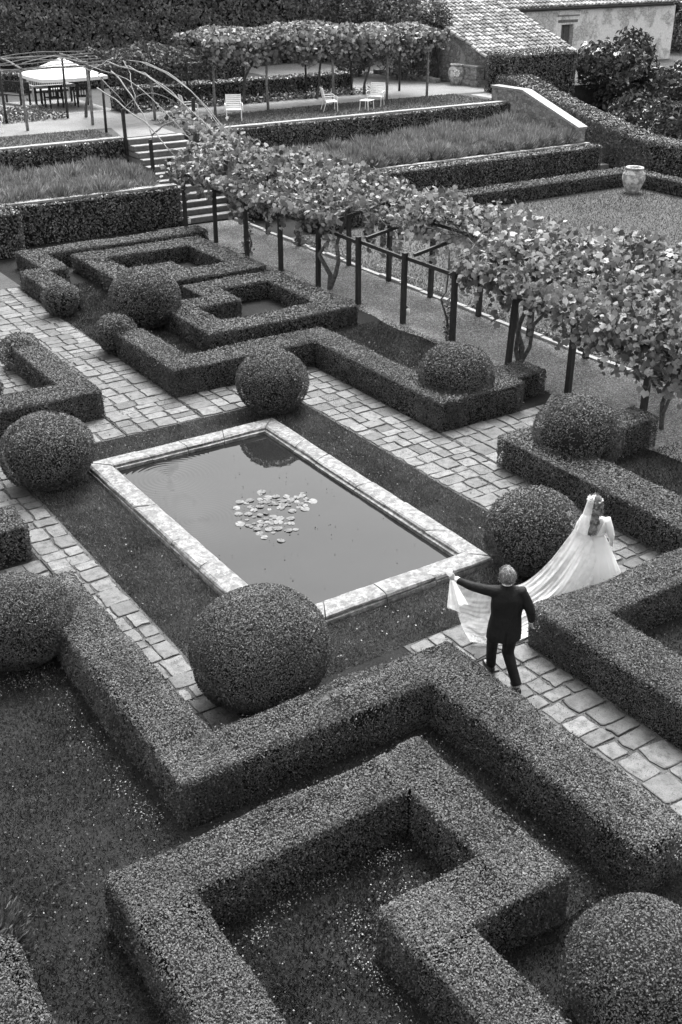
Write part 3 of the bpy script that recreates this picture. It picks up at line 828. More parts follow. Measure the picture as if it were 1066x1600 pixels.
# ivy-like side leaves up the thin stem and along the lawn edge
P = np.stack([rng.normal(16.1, .07, 160), rng.normal(19.7, .07, 160), rng.uniform(.05, 1.0, 160)], 1)
o = link('stem_ivy', leaf_mesh('stem_ivy', P, np.tile([-.5, -.6, .3], (160, 1)), .09, M['ivy'])); tag(o, 'small ivy clinging to the foot of the thin vine stem', 'ivy')
P = np.stack([rng.normal(16.1, .08, 160), rng.normal(29.4, .08, 160), rng.uniform(.05, 1.3, 160)], 1)
o = link('stem_ivy', leaf_mesh('stem_ivy', P, np.tile([-.5, -.6, .3], (160, 1)), .10, M['vine'])); tag(o, 'leafy sucker shoot climbing the second pergola post from the stairs', 'ivy')
k = 2600; P = np.stack([18.3 + np.abs(rng.normal(0, .14, k)), rng.uniform(13, 30, k), np.abs(rng.normal(.03, .06, k))], 1)
P = P[n_mid(P * .5) > -.2]
o = link('edging_plants', leaf_mesh('edging_plants', P, np.tile([0, 0, 1.0], (len(P), 1)), .07, M['vine'], 1.0)); o['kind'] = 'stuff'

# bare canes rising over the stairs to the upper pergola
bv = empty('bare_vine', (16.2, 38.2, 1.9)); tag(bv, 'bare pale vine canes and arched rods bending over the stairs', 'vine')
g = random.Random(21)
def cane(a, b, sag, r0=.03):
    a = Vector(a); b = Vector(b); pts = []
    for i in range(9):
        t = i / 8; p = a.lerp(b, t); p.z += sag * math.sin(math.pi * t); p += Vector((g.gauss(0, .03), g.gauss(0, .03), g.gauss(0, .03)))
        pts.append(p - bv.location)
    MB().tube(pts, [r0 * (1 - .4 * i / 8) for i in range(9)], 6).build('cane', M['cane'], bv, True)
for a, b, s in (((16.6, 41.8, 4.35), (16.8, 34.0, 2.5), .5), ((17.3, 41.9, 4.4), (17.4, 33.2, 2.6), .55), ((18.2, 42.0, 4.45), (18.0, 33.4, 2.6), .6), ((18.6, 42.0, 4.4), (18.1, 34.2, 2.7), .5),
                ((16.2, 40.4, 3.7), (16.3, 34.4, 2.1), .25), ((17.0, 41.0, 4.2), (16.3, 36.0, 2.5), .3), ((16.3, 34.9, 2.35), (17.4, 33.0, 2.0), .12), ((16.25, 36.2, 2.6), (18.1, 35.6, 2.7), .45),
                ((16.2, 38.3, 3.2), (18.2, 38.0, 3.2), .55), ((16.6, 42.2, 4.4), (14.0, 42.4, 4.45), .25), ((16.4, 41.5, 4.2), (18.8, 42.5, 4.5), .2), ((17.6, 41.5, 4.3), (17.9, 36.5, 3.2), .35), ((15.9, 42.2, 4.4), (16.4, 38.6, 3.3), .4), ((17.9, 41.8, 4.5), (16.5, 37.8, 3.4), .3)):
    cane(a, b, s, g.uniform(.018, .032))
sp = empty('stair_posts', (16.2, 36, 0)); tag(sp, 'dark posts standing along the left side of the stairs', 'posts')
for y, z0, z1 in ((38.25, 1.9, 3.25), (36.1, 1.2, 2.5), (34.7, 1.2, 2.1)):
    MB().bar((.0, y - 36, z0 - .2), (-.03, y - 36, z1), .1, .1).build('post', M['post'], sp)
for y, z0, z1 in ((37.0, 2.0, 3.6), (34.8, 1.0, 2.6)): MB().bar((2.1, y - 36, z0 - .3), (2.1, y - 36, z1), .1, .1).build('post', M['post'], sp)
gp, gn = [], []
k = 420; t = rng.uniform(0, 1, k)
P = np.stack([rng.uniform(17.3, 18.4, k), 33.6 + 4.4 * t ** 1.6, 2.55 + .55 * t + rng.normal(0, .14, k)], 1)
o = link('foliage', grape_stuff('foliage', P - np.array(bv.location), np.tile([-.3, -.4, .7], (k, 1)), .13, M['vine'])[0], bv); o['kind'] = 'stuff'

# ------------------------------------------------------------------ upper pergola
pu = empty('pergola', (24, 43, 2.2)); tag(pu, 'upper pergola on weathered poles behind the white chairs', 'pergola')
def upole(x, y, h=2.12, r_=.055, m='pole'):
    MB().tube([(x - 24, y - 43, -.1), (x - 24 + g.uniform(-.05, .03), y - 43, h * .5), (x - 24 + g.uniform(-.1, .06), y - 43, h)], [r_ * 1.1, r_, r_ * .9], 8).build('post', M[m], pu, True)
FX = [11.5, 14.05, 16.6, 19.2, 21.87, 24.34, 27.6, 30.4, 32.63]
BX = [11.5, 14.0, 16.47, 19.0, 21.8, 24.5, 27.6, 30.05, 32.74]
for x in FX: upole(x, 42.25)
for x in BX: upole(x, 44.5, 2.2, .05, 'post')
upole(16.33, 40.3, 1.9, .05, 'post')
for a, b in zip(FX[:-1], FX[1:]): MB().tube([(a - 24, -.75, 2.1), ((a + b) / 2 - 24, -.75, 2.13), (b - 24, -.75, 2.1)], .04, 6).build('rail', M['pole'], pu)
for a, b in zip(BX[:-1], BX[1:]): MB().tube([(a - 24, 1.5, 2.3), ((a + b) / 2 - 24, 1.5, 2.33), (b - 24, 1.5, 2.3)], .035, 6).build('rail', M['pole'], pu)
for a, b in zip(FX, BX):
    MB().tube([(a - 24, -.85, 2.15), (a - 24, .4, 2.3), (b - 24, 1.6, 2.38)], .035, 6).build('cross_beam', M['pole'], pu)
for k in range(5):
    z = 2.2 + .05 * k
    MB().tube(wob((-13, -.8 + .5 * k, z), (-6.6, -.7 + .5 * k, z + .05), 8, .05, g), .018, 5).build('cane', M['cane'], pu)

def upper_vine(label, x0, x1, base, m, L, dens, z0, z1, grape=True, name='grapevine', group='climbers on the upper pergola'):
    o = empty(name, (base[0], base[1], 2.2)); tag(o, label, 'climber', group)
    MB().tube([(0, 0, -.1)] + wob((0, 0, 0), (.25, -.2, 2.0), 5, .08, g), [.07, .07, .06, .055, .05, .045], 7).build('trunk', M['bark'], o, True)
    A = (x1 - x0)
    k = int(A * 2.6 * dens); x = rng.uniform(x0, x1, k); y = rng.uniform(41.9, 44.9, k); Q = np.stack([x, y, 0 * x], 1)
    z = z1 - .12 + .22 * n_lo(Q) - np.abs(rng.normal(0, .12, k)) - .25 * np.clip((42.4 - y) / .5, 0, 1)
    P1 = np.stack([x, y, z], 1); N1 = np.tile([-.2, -.4, .8], (k, 1))
    k = int(A * (z1 - z0) * dens * 1.4); x = rng.uniform(x0, x1, k); u = rng.uniform(0, 1, k); Q = np.stack([x, 0 * x, 0 * x], 1)
    zb = z0 + .22 * n_lo(Q * 1.3) + .15 * n_mid(Q * .5)
    P2 = np.stack([x, 41.95 + rng.normal(0, .18, k), zb + (z1 - .25 - zb) * u], 1); N2 = np.tile([-.4, -.7, .4], (k, 1))
    P = np.concatenate([P1, P2]) - np.array([base[0], base[1], 2.2]); Nn = np.concatenate([N1, N2])
    me = grape_stuff('foliage', P, Nn, L, M[m])[0] if grape else leaf_mesh('foliage', P, Nn, L, M[m])
    f = link('foliage', me, o); f['kind'] = 'stuff'
upper_vine('pale leafy grapevine at the right end of the upper pergola', 28.8, 33.4, (30.6, 44.3), 'vine', .135, 210, 4.15, 5.2)
upper_vine('pale leafy grapevine above the middle white chair', 24.6, 28.8, (28.0, 44.3), 'vine', .135, 210, 4.1, 5.4)
upper_vine('pale leafy grapevine above the leftmost front-facing white chair', 21.4, 24.6, (24.3, 44.3), 'vine', .135, 210, 4.05, 5.35)
upper_vine('dark trailing climber on the upper pergola right of the parasol', 17.6, 21.6, (19.3, 44.3), 'wisteria', .17, 150, 3.55, 4.8, False, 'climber')
upper_vine('thin dark climber crowning the pergola corner by the stair top', 16.9, 18.6, (17.2, 44.4), 'wisteria', .15, 70, 4.1, 4.6, False, 'climber')

# ------------------------------------------------------------------ lavender
def lav_mesh(seed):
    gg = np.random.default_rng(seed); n = 1100
    d0 = unit(gg.normal(size=(n, 3))); d0[:, 2] = np.abs(d0[:, 2])
    lump = 1 + .18 * np.sin(d0[:, 0] * 5 + seed) * np.sin(d0[:, 1] * 4 + 2 * seed)
    base = d0 * np.array([.36, .36, .34]) * (gg.uniform(.45, 1, n) * lump)[:, None]
    d = unit(d0 * np.array([.8, .8, .5]) + np.array([0, 0, .75]) + gg.normal(0, .22, (n, 3)))
    l = gg.uniform(.12, .34, n)[:, None]; tip = base + d * l; mid = base + d * l * .6
    s = unit(np.cross(d, gg.normal(size=(n, 3)))) * .010
    V = np.stack([base - s * .6, base + s * .6, mid + s, tip, mid - s], 1).reshape(-1, 3)
    F = np.arange(n * 5).reshape(-1, 5)
    return np_mesh('lavender_bush', V, F, M['lav'])
LAV = [lav_mesh(i) for i in range(4)]
g = random.Random(8)
def lav_bed(x0, x1, ys, label, group, hs):
    for j, y in enumerate(ys):
        x = x0 + .35 * (j % 2)
        while x < x1:
            s = hs * g.uniform(.85, 1.2)
            z = 1.0 + .35 * (y - 34.2) / 4.4
            o = link('lavender_bush', g.choice(LAV), None, (x + g.uniform(-.1, .1), y + g.uniform(-.12, .12), z), (0, 0, g.uniform(0, 6.28)), (s * 1.1, s * 1.1, s))
            tag(o, label, 'lavender', group); x += .74
lav_bed(8.6, 15.9, (34.85, 35.5, 36.2, 36.9, 37.5), 'grey lavender bush in the left bed beside the stairs', 'lavender bushes in the left bed', 1.05)
lav_bed(19.0, 34.0, (34.5, 35.1, 35.8, 36.5), 'grey lavender bush in the long right-hand bed', 'lavender bushes in the right bed', 1.1)
lav_bed(27.5, 34.0, (37.1,), 'tall lavender bush at the back of the right-hand bed', 'lavender bushes at the back of the right bed', 1.35)

# ------------------------------------------------------------------ buildings
ho = empty('lean_to', (37.3, 43.3, 2.2)); tag(ho, 'low stone lean-to with a tiled roof and a dark doorway', 'outbuilding')
SL = .355; EY, EZ = 43.05, 3.42; TX0, TX1, TY1 = 36.95, 42.95, 51.5
def rz(y): return EZ + SL * (y - EY)
mb = MB(); V = []
for x in (37.3, 42.8): V += [(x - 37.3, 0, -2.2), (x - 37.3, 8, -2.2), (x - 37.3, 8, rz(51.3) - 2.28), (x - 37.3, 0, rz(43.3) - 2.28)]
mb.add(V, [(0, 1, 2, 3), (7, 6, 5, 4), (0, 3, 7, 4), (1, 5, 6, 2), (3, 2, 6, 7)]); mb.build('wall', M['wallrough'], ho)
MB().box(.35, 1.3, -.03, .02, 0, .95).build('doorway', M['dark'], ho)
rf = empty('roof', (0, 0, 0)); rf.parent = ho
rb = MB(); rb.add([(TX0 - 37.3, EY - 43.3, EZ - 2.26), (TX1 - 37.3, EY - 43.3, EZ - 2.26), (TX1 - 37.3, TY1 - 43.3, rz(TY1) - 2.26), (TX0 - 37.3, TY1 - 43.3, rz(TY1) - 2.26)], [(0, 1, 2, 3)])
bpy.data.objects.remove(rf)
rf = rb.build('roof', M['tile'], ho)
def tile_geo():
    V = []; n = 5
    for y, rr, lift in ((-.04, .135, .035), (.46, .105, .0)):
        for i in range(n):
            a = math.pi * i / (n - 1)
            V.append((-rr * math.cos(a), y, lift + rr * .8 * math.sin(a)))
    F = [(i, i + 1, n + i + 1, n + i) for i in range(n - 1)]
    F.append(tuple(range(n - 1, -1, -1)))
    return V, F
TV, TF = tile_geo(); tile_me = MB().add(TV, TF).mesh('roof_tile', M['tile'])
g = random.Random(4); ang = math.atan(SL); pos = []
for r_ in range(19):
    for c in range(22):
        pos.append((TX0 + .13 + c * .275 + g.uniform(-.02, .02), EY + r_ * .43 * math.cos(ang) + g.uniform(-.05, .05), g.uniform(-.10, .10)))
pos.sort(key=lambda p: math.hypot(p[0], p[1]))
rest = MB()
for i, (x, y, a) in enumerate(pos):
    m = Matrix.Translation((x - 37.3, y - 43.3, rz(y) - 2.25 + .01)) @ Matrix.Rotation(ang, 4, 'X') @ Matrix.Rotation(a, 4, 'Z')
    if i < 300:
        o = link('roof_tile', tile_me, rf); o.matrix_basis = m
    else: rest.add([m @ Vector(v) for v in TV], TF)
o = rest.build('roof_tile', M['tile'], rf); o['kind'] = 'stuff'

bh = empty('farmhouse', (49, 48.5, 0)); tag(bh, 'tall plastered stone building with a small shuttered window and dark gutter', 'building')
WX0, WX1 = 42.3 - 49, 55.6 - 49; WZ = 5.12
mb = MB(); wx0, wx1, wz0, wz1 = 46.62 - 49, 47.52 - 49, 3.22, 4.36
for a, b, c, d in ((WX0, wx0, 0, WZ), (wx1, WX1, 0, WZ), (wx0, wx1, 0, wz0), (wx0, wx1, wz1, WZ)): mb.box(a, b, 0, .5, c, d)
mb.box(WX0, WX0 + .02, .5, 12, 0, WZ); mb.box(WX1 - .4, WX1, .501, 12, 0, WZ + .01)
mb.build('wall', M['wall'], bh)
wi = MB().box(wx0, wx1, .30, .34, wz0, wz1).build('window', M['shutter'], bh)
for k in range(2): MB().box(wx0 + .05 + .41 * k, wx0 + .42 + .41 * k, .27, .298, wz0 + .05, wz1 - .05).build('shutter', M['shutter'], wi)
for k in range(7): MB().box(wx0 - .28 + .21 * k, wx0 - .08 + .21 * k, -.02, .1, wz1 + .1, wz1 + .24).build('lintel_brick', M['step'], bh)
MB().box(wx0 - .35, wx1 + .35, -.06, .1, wz1 + .42, wz1 + .48).build('string_course', M['step'], bh)
MB().tube([(WX0 - .05, -.22, WZ + .06), (0, -.22, WZ + .08), (WX1 - .6, -.22, WZ + .1)], .10, 8).build('gutter', M['gutter'], bh)
MB().box(WX0, WX1 - .3, -.14, 0.0, WZ - .02, WZ + .05).build('eaves_board', M['gutter'], bh)
rm = MB(); rm.add([(WX0 - .05, -.3, WZ + .14), (WX1 + .3, -.3, WZ + .14), (WX1 + .3, 6, WZ + 2.3), (WX0 - .05, 6, WZ + 2.3)], [(0, 1, 2, 3)])
rm = rm.build('roof', M['tile'], bh)
rest = MB(); a2 = math.atan(2.16 / 6.3); cnt = 0
for r_ in range(7):
    for c in range(49):
        x = WX0 + .08 + c * .275; y = -.28 + r_ * .43
        m = Matrix.Translation((x + g.uniform(-.02, .02), y, WZ + .16 + .343 * (y + .3))) @ Matrix.Rotation(a2, 4, 'X') @ Matrix.Rotation(g.uniform(-.06, .06), 4, 'Z')
        if r_ < 3 and cnt < 140: o = link('roof_tile', tile_me, rm); o.matrix_basis = m; cnt += 1
        else: rest.add([m @ Vector(v) for v in TV], TF)
o = rest.build('roof_tile', M['tile'], rm); o['kind'] = 'stuff'

vl = empty('villa', (0, -1.2, 0)); tag(vl, 'tall pale villa wall rising behind the viewpoint over the garden, with an added shading wing', 'building')
mb = MB(); mb.box(-30, 30, -9, 0, 0, 11.5); mb.box(-14, -2.2, .002, 11.5, 0, 16.0); mb.build('wall', M['wall'], vl)  # last box: unseen side wing, added to shade the lower left
MB().box(-30.6, 30.6, -9.6, .7, 11.52, 11.9).build('roof', M['tile'], vl); MB().box(-14.5, -1.6, .705, 12.0, 16.003, 16.3).build('roof', M['tile'], vl)  # second slab caps the added wing
for i in range(9):
    for z in (1.2, 4.6, 8.0, 11.2):
        x = -26 + 6.5 * i; w_ = MB().box(x - .6, x + .6, .002, .03, z, z + 1.7).build('window', M['dark'], vl)
        for sx in (-1, 1): MB().box(x + sx * .92 - .29, x + sx * .92 + .29, .004, .05, z, z + 1.7).build('shutter', M['shutter'], w_)
        MB().box(x - .75, x + .75, .003, .12, z - .12, z - .02).build('sill', M['coping'], w_)

# stone block seat by the lean-to and low stone border
sb = empty('stone_trough', (36.95, 44.3, 2.2)); tag(sb, 'stone block trough against the lean-to wall', 'trough')
for i in range(3): MB().box(-.35, .2, -.75 + .5 * i, -.27 + .5 * i, 0, .30).build('stone_block', M['wallrough'], sb)
for i in range(2): MB().box(-.25, .25, -.6 + .55 * i, -.08 + .55 * i, .303, .85).build('stone_block', M['wallrough'], sb)
MB().box(-.3, .28, -.64, .5, .853, .93).build('cap_stone', M['coping'], sb)
kb = empty('stone_border', (36.2, 46, 2.2)); tag(kb, 'low stone border along the bed by the lean-to', 'border')
for i in range(9): MB().box(-.15, .15, i * .6, i * .6 + .56, 0, .22 + .03 * (i % 2)).build('border_stone', M['wallrough'], kb)

# jars
def jar(label, loc, s):
    o = empty('terracotta_jar', loc); tag(o, label, 'jar')
    body = [(.20, 0), (.245, .02), (.25, .08), (.27, .12), (.36, .30), (.425, .48), (.43, .58), (.40, .72), (.31, .84), (.265, .88)]
    MB().lathe([(r_ * s, z * s) for r_, z in body], 28).build('body', M['jar'], o, True)
    MB().lathe([(.25 * s, .875 * s), (.335 * s, .885 * s), (.345 * s, .92 * s), (.33 * s, .95 * s), (.25 * s, .945 * s), (.24 * s, .80 * s)], 28).build('rim', M['jar'], o, True)
    b = MB()
    for z, r_ in ((.13, .285), (.70, .412)): b.lathe([(r_ * s - .01, z * s - .02), (r_ * s + .008, z * s), (r_ * s - .01, z * s + .02)], 28)
    b.build('band', M['jar'], o, True)
    return o
jar('big weathered terracotta jar in the corner of the low lawn hedge', (32.75, 29.55, 0), 1.0)
j2 = jar('pale patched terracotta jar with a round emblem beside the lean-to wall', (36.55, 45.0, 2.2), 1.0)
mb = MB()
th = math.atan2(-45.0, -36.55)
for k in range(8):
    a0 = 2 * math.pi * k / 8
    for rr, w_ in ((.13, .075),):
        u = rr * math.cos(a0); v = rr * math.sin(a0)
        ca, sa = math.cos(th + u / .43), math.sin(th + u / .43)
        c0 = Vector((.437 * ca, .437 * sa, .56 + v)); tx = Vector((-sa, ca, 0)); tz = Vector((0, 0, 1)); nn_ = Vector((ca, sa, 0))
        mb.add([c0 - tx * w_ / 2 - tz * w_ / 2, c0 + tx * w_ / 2 - tz * w_ / 2, c0 + tx * w_ / 2 + tz * w_ / 2, c0 - tx * w_ / 2 + tz * w_ / 2, c0 + nn_ * .03], [(0, 1, 4), (1, 2, 4), (2, 3, 4), (3, 0, 4)])
mb.build('emblem', M['white'], j2)

# ------------------------------------------------------------------ garden furniture
def white_chair(label, loc, rz_, arms=True):
    o = empty('garden_chair', loc, rz_); tag(o, label, 'chair', 'white slatted garden chairs')
    W = .29
    for sx in (-1, 1):
        MB().tube([(sx * W, -.27, 0), (sx * W, -.25, .40)], .016, 6).build('leg', M['white'], o)
        MB().tube([(sx * W, .33, 0), (sx * W, .22, .38)], .016, 6).build('leg', M['white'], o)
        MB().tube([(sx * W, -.25, .40), (sx * W, .22, .37), (sx * W, .36, .92)], .016, 6).build('side_frame', M['white'], o)
        if arms: MB().tube([(sx * (W + .05), -.24, .39), (sx * (W + .05), -.26, .58), (sx * (W + .05), -.20, .62), (sx * (W + .05), .18, .61), (sx * W, .29, .60)], .018, 6).build('arm', M['white'], o)
    for k in range(6): MB().box(-W, W, -.25 + .08 * k, -.19 + .08 * k, .405 - .005 * k, .42 - .005 * k).build('seat_slat', M['white'], o)
    for k in range(8):
        t = (k + .6) / 8; y, z = .22 + .14 * t, .37 + .55 * t
        MB().bar((-W, y - .012, z), (W, y - .012, z), .012, .052, up=(0, .25, 1)).build('back_slat', M['white'], o)
    return o
def face(dx, dy): return math.atan2(dx, -dy) # local -y looks along (dx,dy)
white_chair('white slatted armchair standing alone left, its back rest towards the stairs vine', (21.75, 40.45, 2.2), face(-.45, -.9))
white_chair('white slatted armchair seen side-on, facing right', (26.3, 40.55, 2.2), face(.9, -.35))
white_chair('white slatted armchair facing the camera behind the small white stool', (28.75, 40.75, 2.2), face(-.75, -.65))
white_chair('white slatted armchair half hidden behind the bare canes', (20.4, 41.6, 2.2), face(.9, -.2))
white_chair('white garden chair only just showing at the left edge', (12.75, 42.4, 2.2), face(.2, -1))
so = empty('garden_stool', (27.7, 39.9, 2.2), .5); tag(so, 'low white slatted stool in front of the right-hand armchair', 'stool')
for sx in (-1, 1):
    for sy in (-1, 1): MB().tube([(sx * .27, sy * .2, 0), (sx * .24, sy * .18, .39)], .015, 6).build('leg', M['white'], so)
for k in range(6): MB().box(-.28, .28, -.22 + .075 * k, -.16 + .075 * k, .39, .41).build('seat_slat', M['white'], so)

um = empty('parasol', (17.7, 47.9, 2.2)); tag(um, 'large square white parasol over the dining table', 'parasol')
MB().tube([(0, 0, 0), (0, 0, 1.95)], .03, 8).build('pole', M['teak'], um)
MB().lathe([(.0, 0), (.28, 0), (.28, .06), (.05, .1), (.0, .1)], 16).build('base', M['wallrough'], um)
mb = MB(); hw = 1.42
ring = []
for i in range(4):
    a = math.pi / 4 + i * math.pi / 2
    ring.append((hw * math.sqrt(2) * math.cos(a), hw * math.sqrt(2) * math.sin(a), 1.28))
V = [(0, 0, 1.96)]; F = []
for i in range(4):
    A = Vector(ring[i]); B_ = Vector(ring[(i + 1) % 4]); base = len(V)
    for rI in range(1, 6):
        t = rI / 5
        for k in range(7):
            p = Vector((0, 0, 1.96)).lerp(A.lerp(B_, k / 6), t); p.z -= .045 * math.sin(math.pi * t) * (1 - .3 * math.sin(math.pi * k / 6)) + .03 * math.sin(math.pi * k / 6) * t
            V.append(tuple(p))
    for k in range(6): F.append((0, base + k, base + k + 1))
    for rI in range(4):
        for k in range(6): F.append((base + rI * 7 + k, base + (rI + 1) * 7 + k, base + (rI + 1) * 7 + k + 1, base + rI * 7 + k + 1))
    b0 = len(V)
    for k in range(7):
        p = Vector(V[base + 4 * 7 + k]); V.append((p.x, p.y, p.z - .13))
    for k in range(6): F.append((base + 28 + k, b0 + k, b0 + k + 1, base + 28 + k + 1))
mb.add(V, F).build('canopy', M['canvas'], um, False)
MB().lathe([(0, 2.05), (.05, 2.0), (.06, 1.95)], 8).build('finial', M['teakpale'], um)
for i in range(8):
    a = i * math.pi / 4; L_ = hw * (1.38 if i % 2 else .98)
    MB().bar((0, 0, 1.78), (L_ * math.cos(a), L_ * math.sin(a), 1.22), .02, .03).build('rib', M['teak'], um)

tb = empty('dining_table', (17.7, 48.9, 2.2)); tag(tb, 'pale topped wooden dining table under the parasol', 'table')
for k in range(6): MB().box(-.9, .9, -.45 + .15 * k, -.31 + .15 * k, .71, .75).build('table_board', M['teakpale'], tb)
for sx in (-1, 1):
    for sy in (-1, 1): MB().box(sx * .8 - .04, sx * .8 + .04, sy * .36 - .04, sy * .36 + .04, 0, .71).build('leg', M['teak'], tb)
def teak_chair(label, loc, rz_, w=.29, m='teak', name='wooden_armchair', cat='chair', group='dark wooden chairs round the table'):
    o = empty(name, loc, rz_); tag(o, label, cat, group)
    for sx in (-1, 1):
        MB().box(sx * w - .03, sx * w + .03, -.27, -.21, 0, .62).build('leg', M[m], o)
        MB().box(sx * w - .03, sx * w + .03, .22, .28, 0, .92).build('leg', M[m], o)
        MB().box(sx * w - .035, sx * w + .035, -.30, .22, .62, .655).build('arm', M[m], o)
    MB().box(-w + .032, w - .032, -.25, .25, .40, .44).build('seat', M[m], o)
    MB().box(-w + .032, w - .032, .23, .27, .84, .91).build('top_rail', M[m], o)
    n = max(5, int(w * 2 / .1))
    for k in range(n):
        x = -w + .07 + (2 * w - .14) * k / (n - 1); MB().box(x - .02, x + .02, .238, .262, .441, .839).build('back_slat', M[m], o)
    return o
teak_chair('dark wooden armchair at the left, its slatted back to the camera', (17.15, 47.75, 2.2), math.pi + .1 - math.pi + math.pi)
teak_chair('dark wooden armchair at the right, its slatted back to the camera', (18.35, 47.55, 2.2), math.pi - .1)
teak_chair('long dark wooden bench at the left end of the table', (16.1, 49.8, 2.2), -1.2, .75, 'teak', 'garden_bench', 'bench', 'wooden benches')
teak_chair('pale slatted bench behind the table', (18.0, 50.6, 2.2), .05, .85, 'teakpale', 'garden_bench', 'bench', 'wooden benches')

def lamp(label, loc):
    o = empty('garden_lamp', loc); tag(o, label, 'lamp', 'little white garden lamps')
    MB().lathe([(.04, 0), (.05, .0), (.05, .14), (.0, .16)], 10).build('shade', M['lamp'], o, True)
    MB().box(-.02, .02, .045, .08, 0, .2).build('bracket', M['post'], o)
lamp('little white lamp at the foot of the stairs', (16.42, 34.0, .05))
lamp('little white lamp fixed low on a pergola post', (16.13, 21.35, .22))

# ------------------------------------------------------------------ trees and shrubs
def crown_mesh(blobs, L, dens, m, z0, base, spread=.9):
    Ps, Ns = [], []
    for (x, y, z, r_) in blobs:
        k = int(4 * math.pi * r_ * r_ * dens); d = unit(rng.normal(size=(k, 3)))
        rad = r_ * (1 + .22 * n_lo(d * 1.2 + x) + .12 * n_mid(d * .6 + y)) * rng.uniform(.72, 1.04, k)
        Ps.append(np.array([x, y, z]) + d * rad[:, None]); Ns.append(d)
    P = np.concatenate(Ps); Nn = np.concatenate(Ns)
    k = P[:, 2] > z0; P, Nn = P[k], Nn[k]
    g_ = n_mid(P * .25) < .9
    return P[g_] - np.array(base), Nn[g_]

def tree(name, label, cat, base, h, blobs, L, dens, m='tall', trunk_r=.2, big=False):
    o = empty(name, base); tag(o, label, cat)
    tk = MB(); tk.tube([(0, 0, -.2), (.05, 0, h * .3), (0, .05, h * .6), (0, 0, h * .8)], [trunk_r, trunk_r * .8, trunk_r * .5, trunk_r * .2], 8)
    for i, (x, y, z, r_) in enumerate(blobs[:6]):
        tk.tube([(0, 0, h * .25), ((x - base[0]) * .5, (y - base[1]) * .5, (z - base[2]) * .7), (x - base[0], y - base[1], z - base[2])], [trunk_r * .5, trunk_r * .3, trunk_r * .12], 6)
    o2 = tk.build('trunk', M['bark'], o, True)
    P, Nn = crown_mesh(blobs, L, dens, m, base[2], base)
    f = link('crown', leaf_mesh('crown', P, Nn, L, M[m], .8, .5 if not big else .45), o); f['kind'] = 'stuff'
    return o
def blobs_in(x0, x1, y0, y1, z0, z1, n, r0, r1, seed):
    g = random.Random(seed)
    return [(g.uniform(x0, x1), g.uniform(y0, y1), g.uniform(z0, z1), g.uniform(r0, r1)) for _ in range(n)]
tree('broadleaf_shrub', 'large leafy shrub with big drooping leaves in front of the plastered building', 'shrub', (43.2, 40.5, .3), 3.8,
     blobs_in(41.3, 45.2, 39, 41.6, 1.0, 3.6, 13, .8, 1.2, 1) + [(43.3, 40.0, 3.9, .9)], .30, 42, 'shrub', .12, True)
tree('broadleaf_shrub', 'large leafy shrub cut off by the right edge behind the sloping hedge', 'shrub', (46.8, 38.8, .2), 3.2,
     blobs_in(45.4, 50, 36.5, 40.5, .6, 2.9, 14, .8, 1.2, 2), .30, 42, 'shrub', .12, True)
tree('broadleaf_shrub', 'lower leafy shrub growing just behind the sloping hedge', 'shrub', (40.3, 36.6, .1), 2.0,
     blobs_in(38.4, 42.8, 33.5, 38.5, .3, 1.7, 14, .7, 1.0, 3), .26, 46, 'shrub', .10, True)
tree('evergreen_tree', 'dark bushy evergreen beside the tiled lean-to', 'tree', (37.4, 49.5, 2.2), 5.0,
     blobs_in(35.6, 36.9, 47.8, 51, 2.8, 6.0, 9, .9, 1.4, 4) + blobs_in(34, 36.2, 50, 53, 3, 7, 8, 1.1, 1.6, 14), .17, 90, 'tall', .2)
tree('evergreen_tree', 'feathery lighter shrub leaning over the lean-to roof edge', 'tree', (37.0, 47.1, 2.2), 3.4,
     blobs_in(36.6, 37.6, 46.6, 48.2, 4.4, 5.3, 5, .4, .7, 5), .14, 90, 'wisteria', .06)
tree('round_shrub', 'pale rounded shrub at the top left corner in front of the high hedge', 'shrub', (17.6, 56.0, 2.2), 3.0,
     blobs_in(15.2, 18.3, 55, 56.5, 2.8, 4.4, 7, 1.0, 1.5, 6), .13, 120, 'wisteria', .1)
tree('garden_tree', 'dark tree behind the right end of the plastered building', 'tree', (62, 54, 1.5), 8,
     blobs_in(58.5, 66, 51, 57, 2.5, 8, 12, 1.5, 2.3, 7), .24, 40, 'tall', .25)
o = sheet('ground', 34.32, 160, -40, 41.58, .004, 'turf')

# flower-bed planting along the foot of the low hedge behind the upper pergola, and around the table
k = 2600; P = np.stack([rng.uniform(19, 31.5, k), rng.uniform(44.3, 44.9, k), 2.22 + np.abs(rng.normal(.1, .12, k))], 1)
o = link('bed_plants', leaf_mesh('bed_plants', P, np.tile([0, -.3, 1.0], (k, 1)), .13, M['vine'], 1.0)); o['kind'] = 'stuff'
k = 2400; P = np.stack([rng.uniform(12.5, 16.4, k), rng.uniform(44.3, 47.3, k), 2.22 + np.abs(rng.normal(.08, .10, k))], 1)
o = link('bed_plants', leaf_mesh('bed_plants', P, np.tile([0, -.3, 1.0], (k, 1)), .13, M['ivy'], 1.0)); o['kind'] = 'stuff'

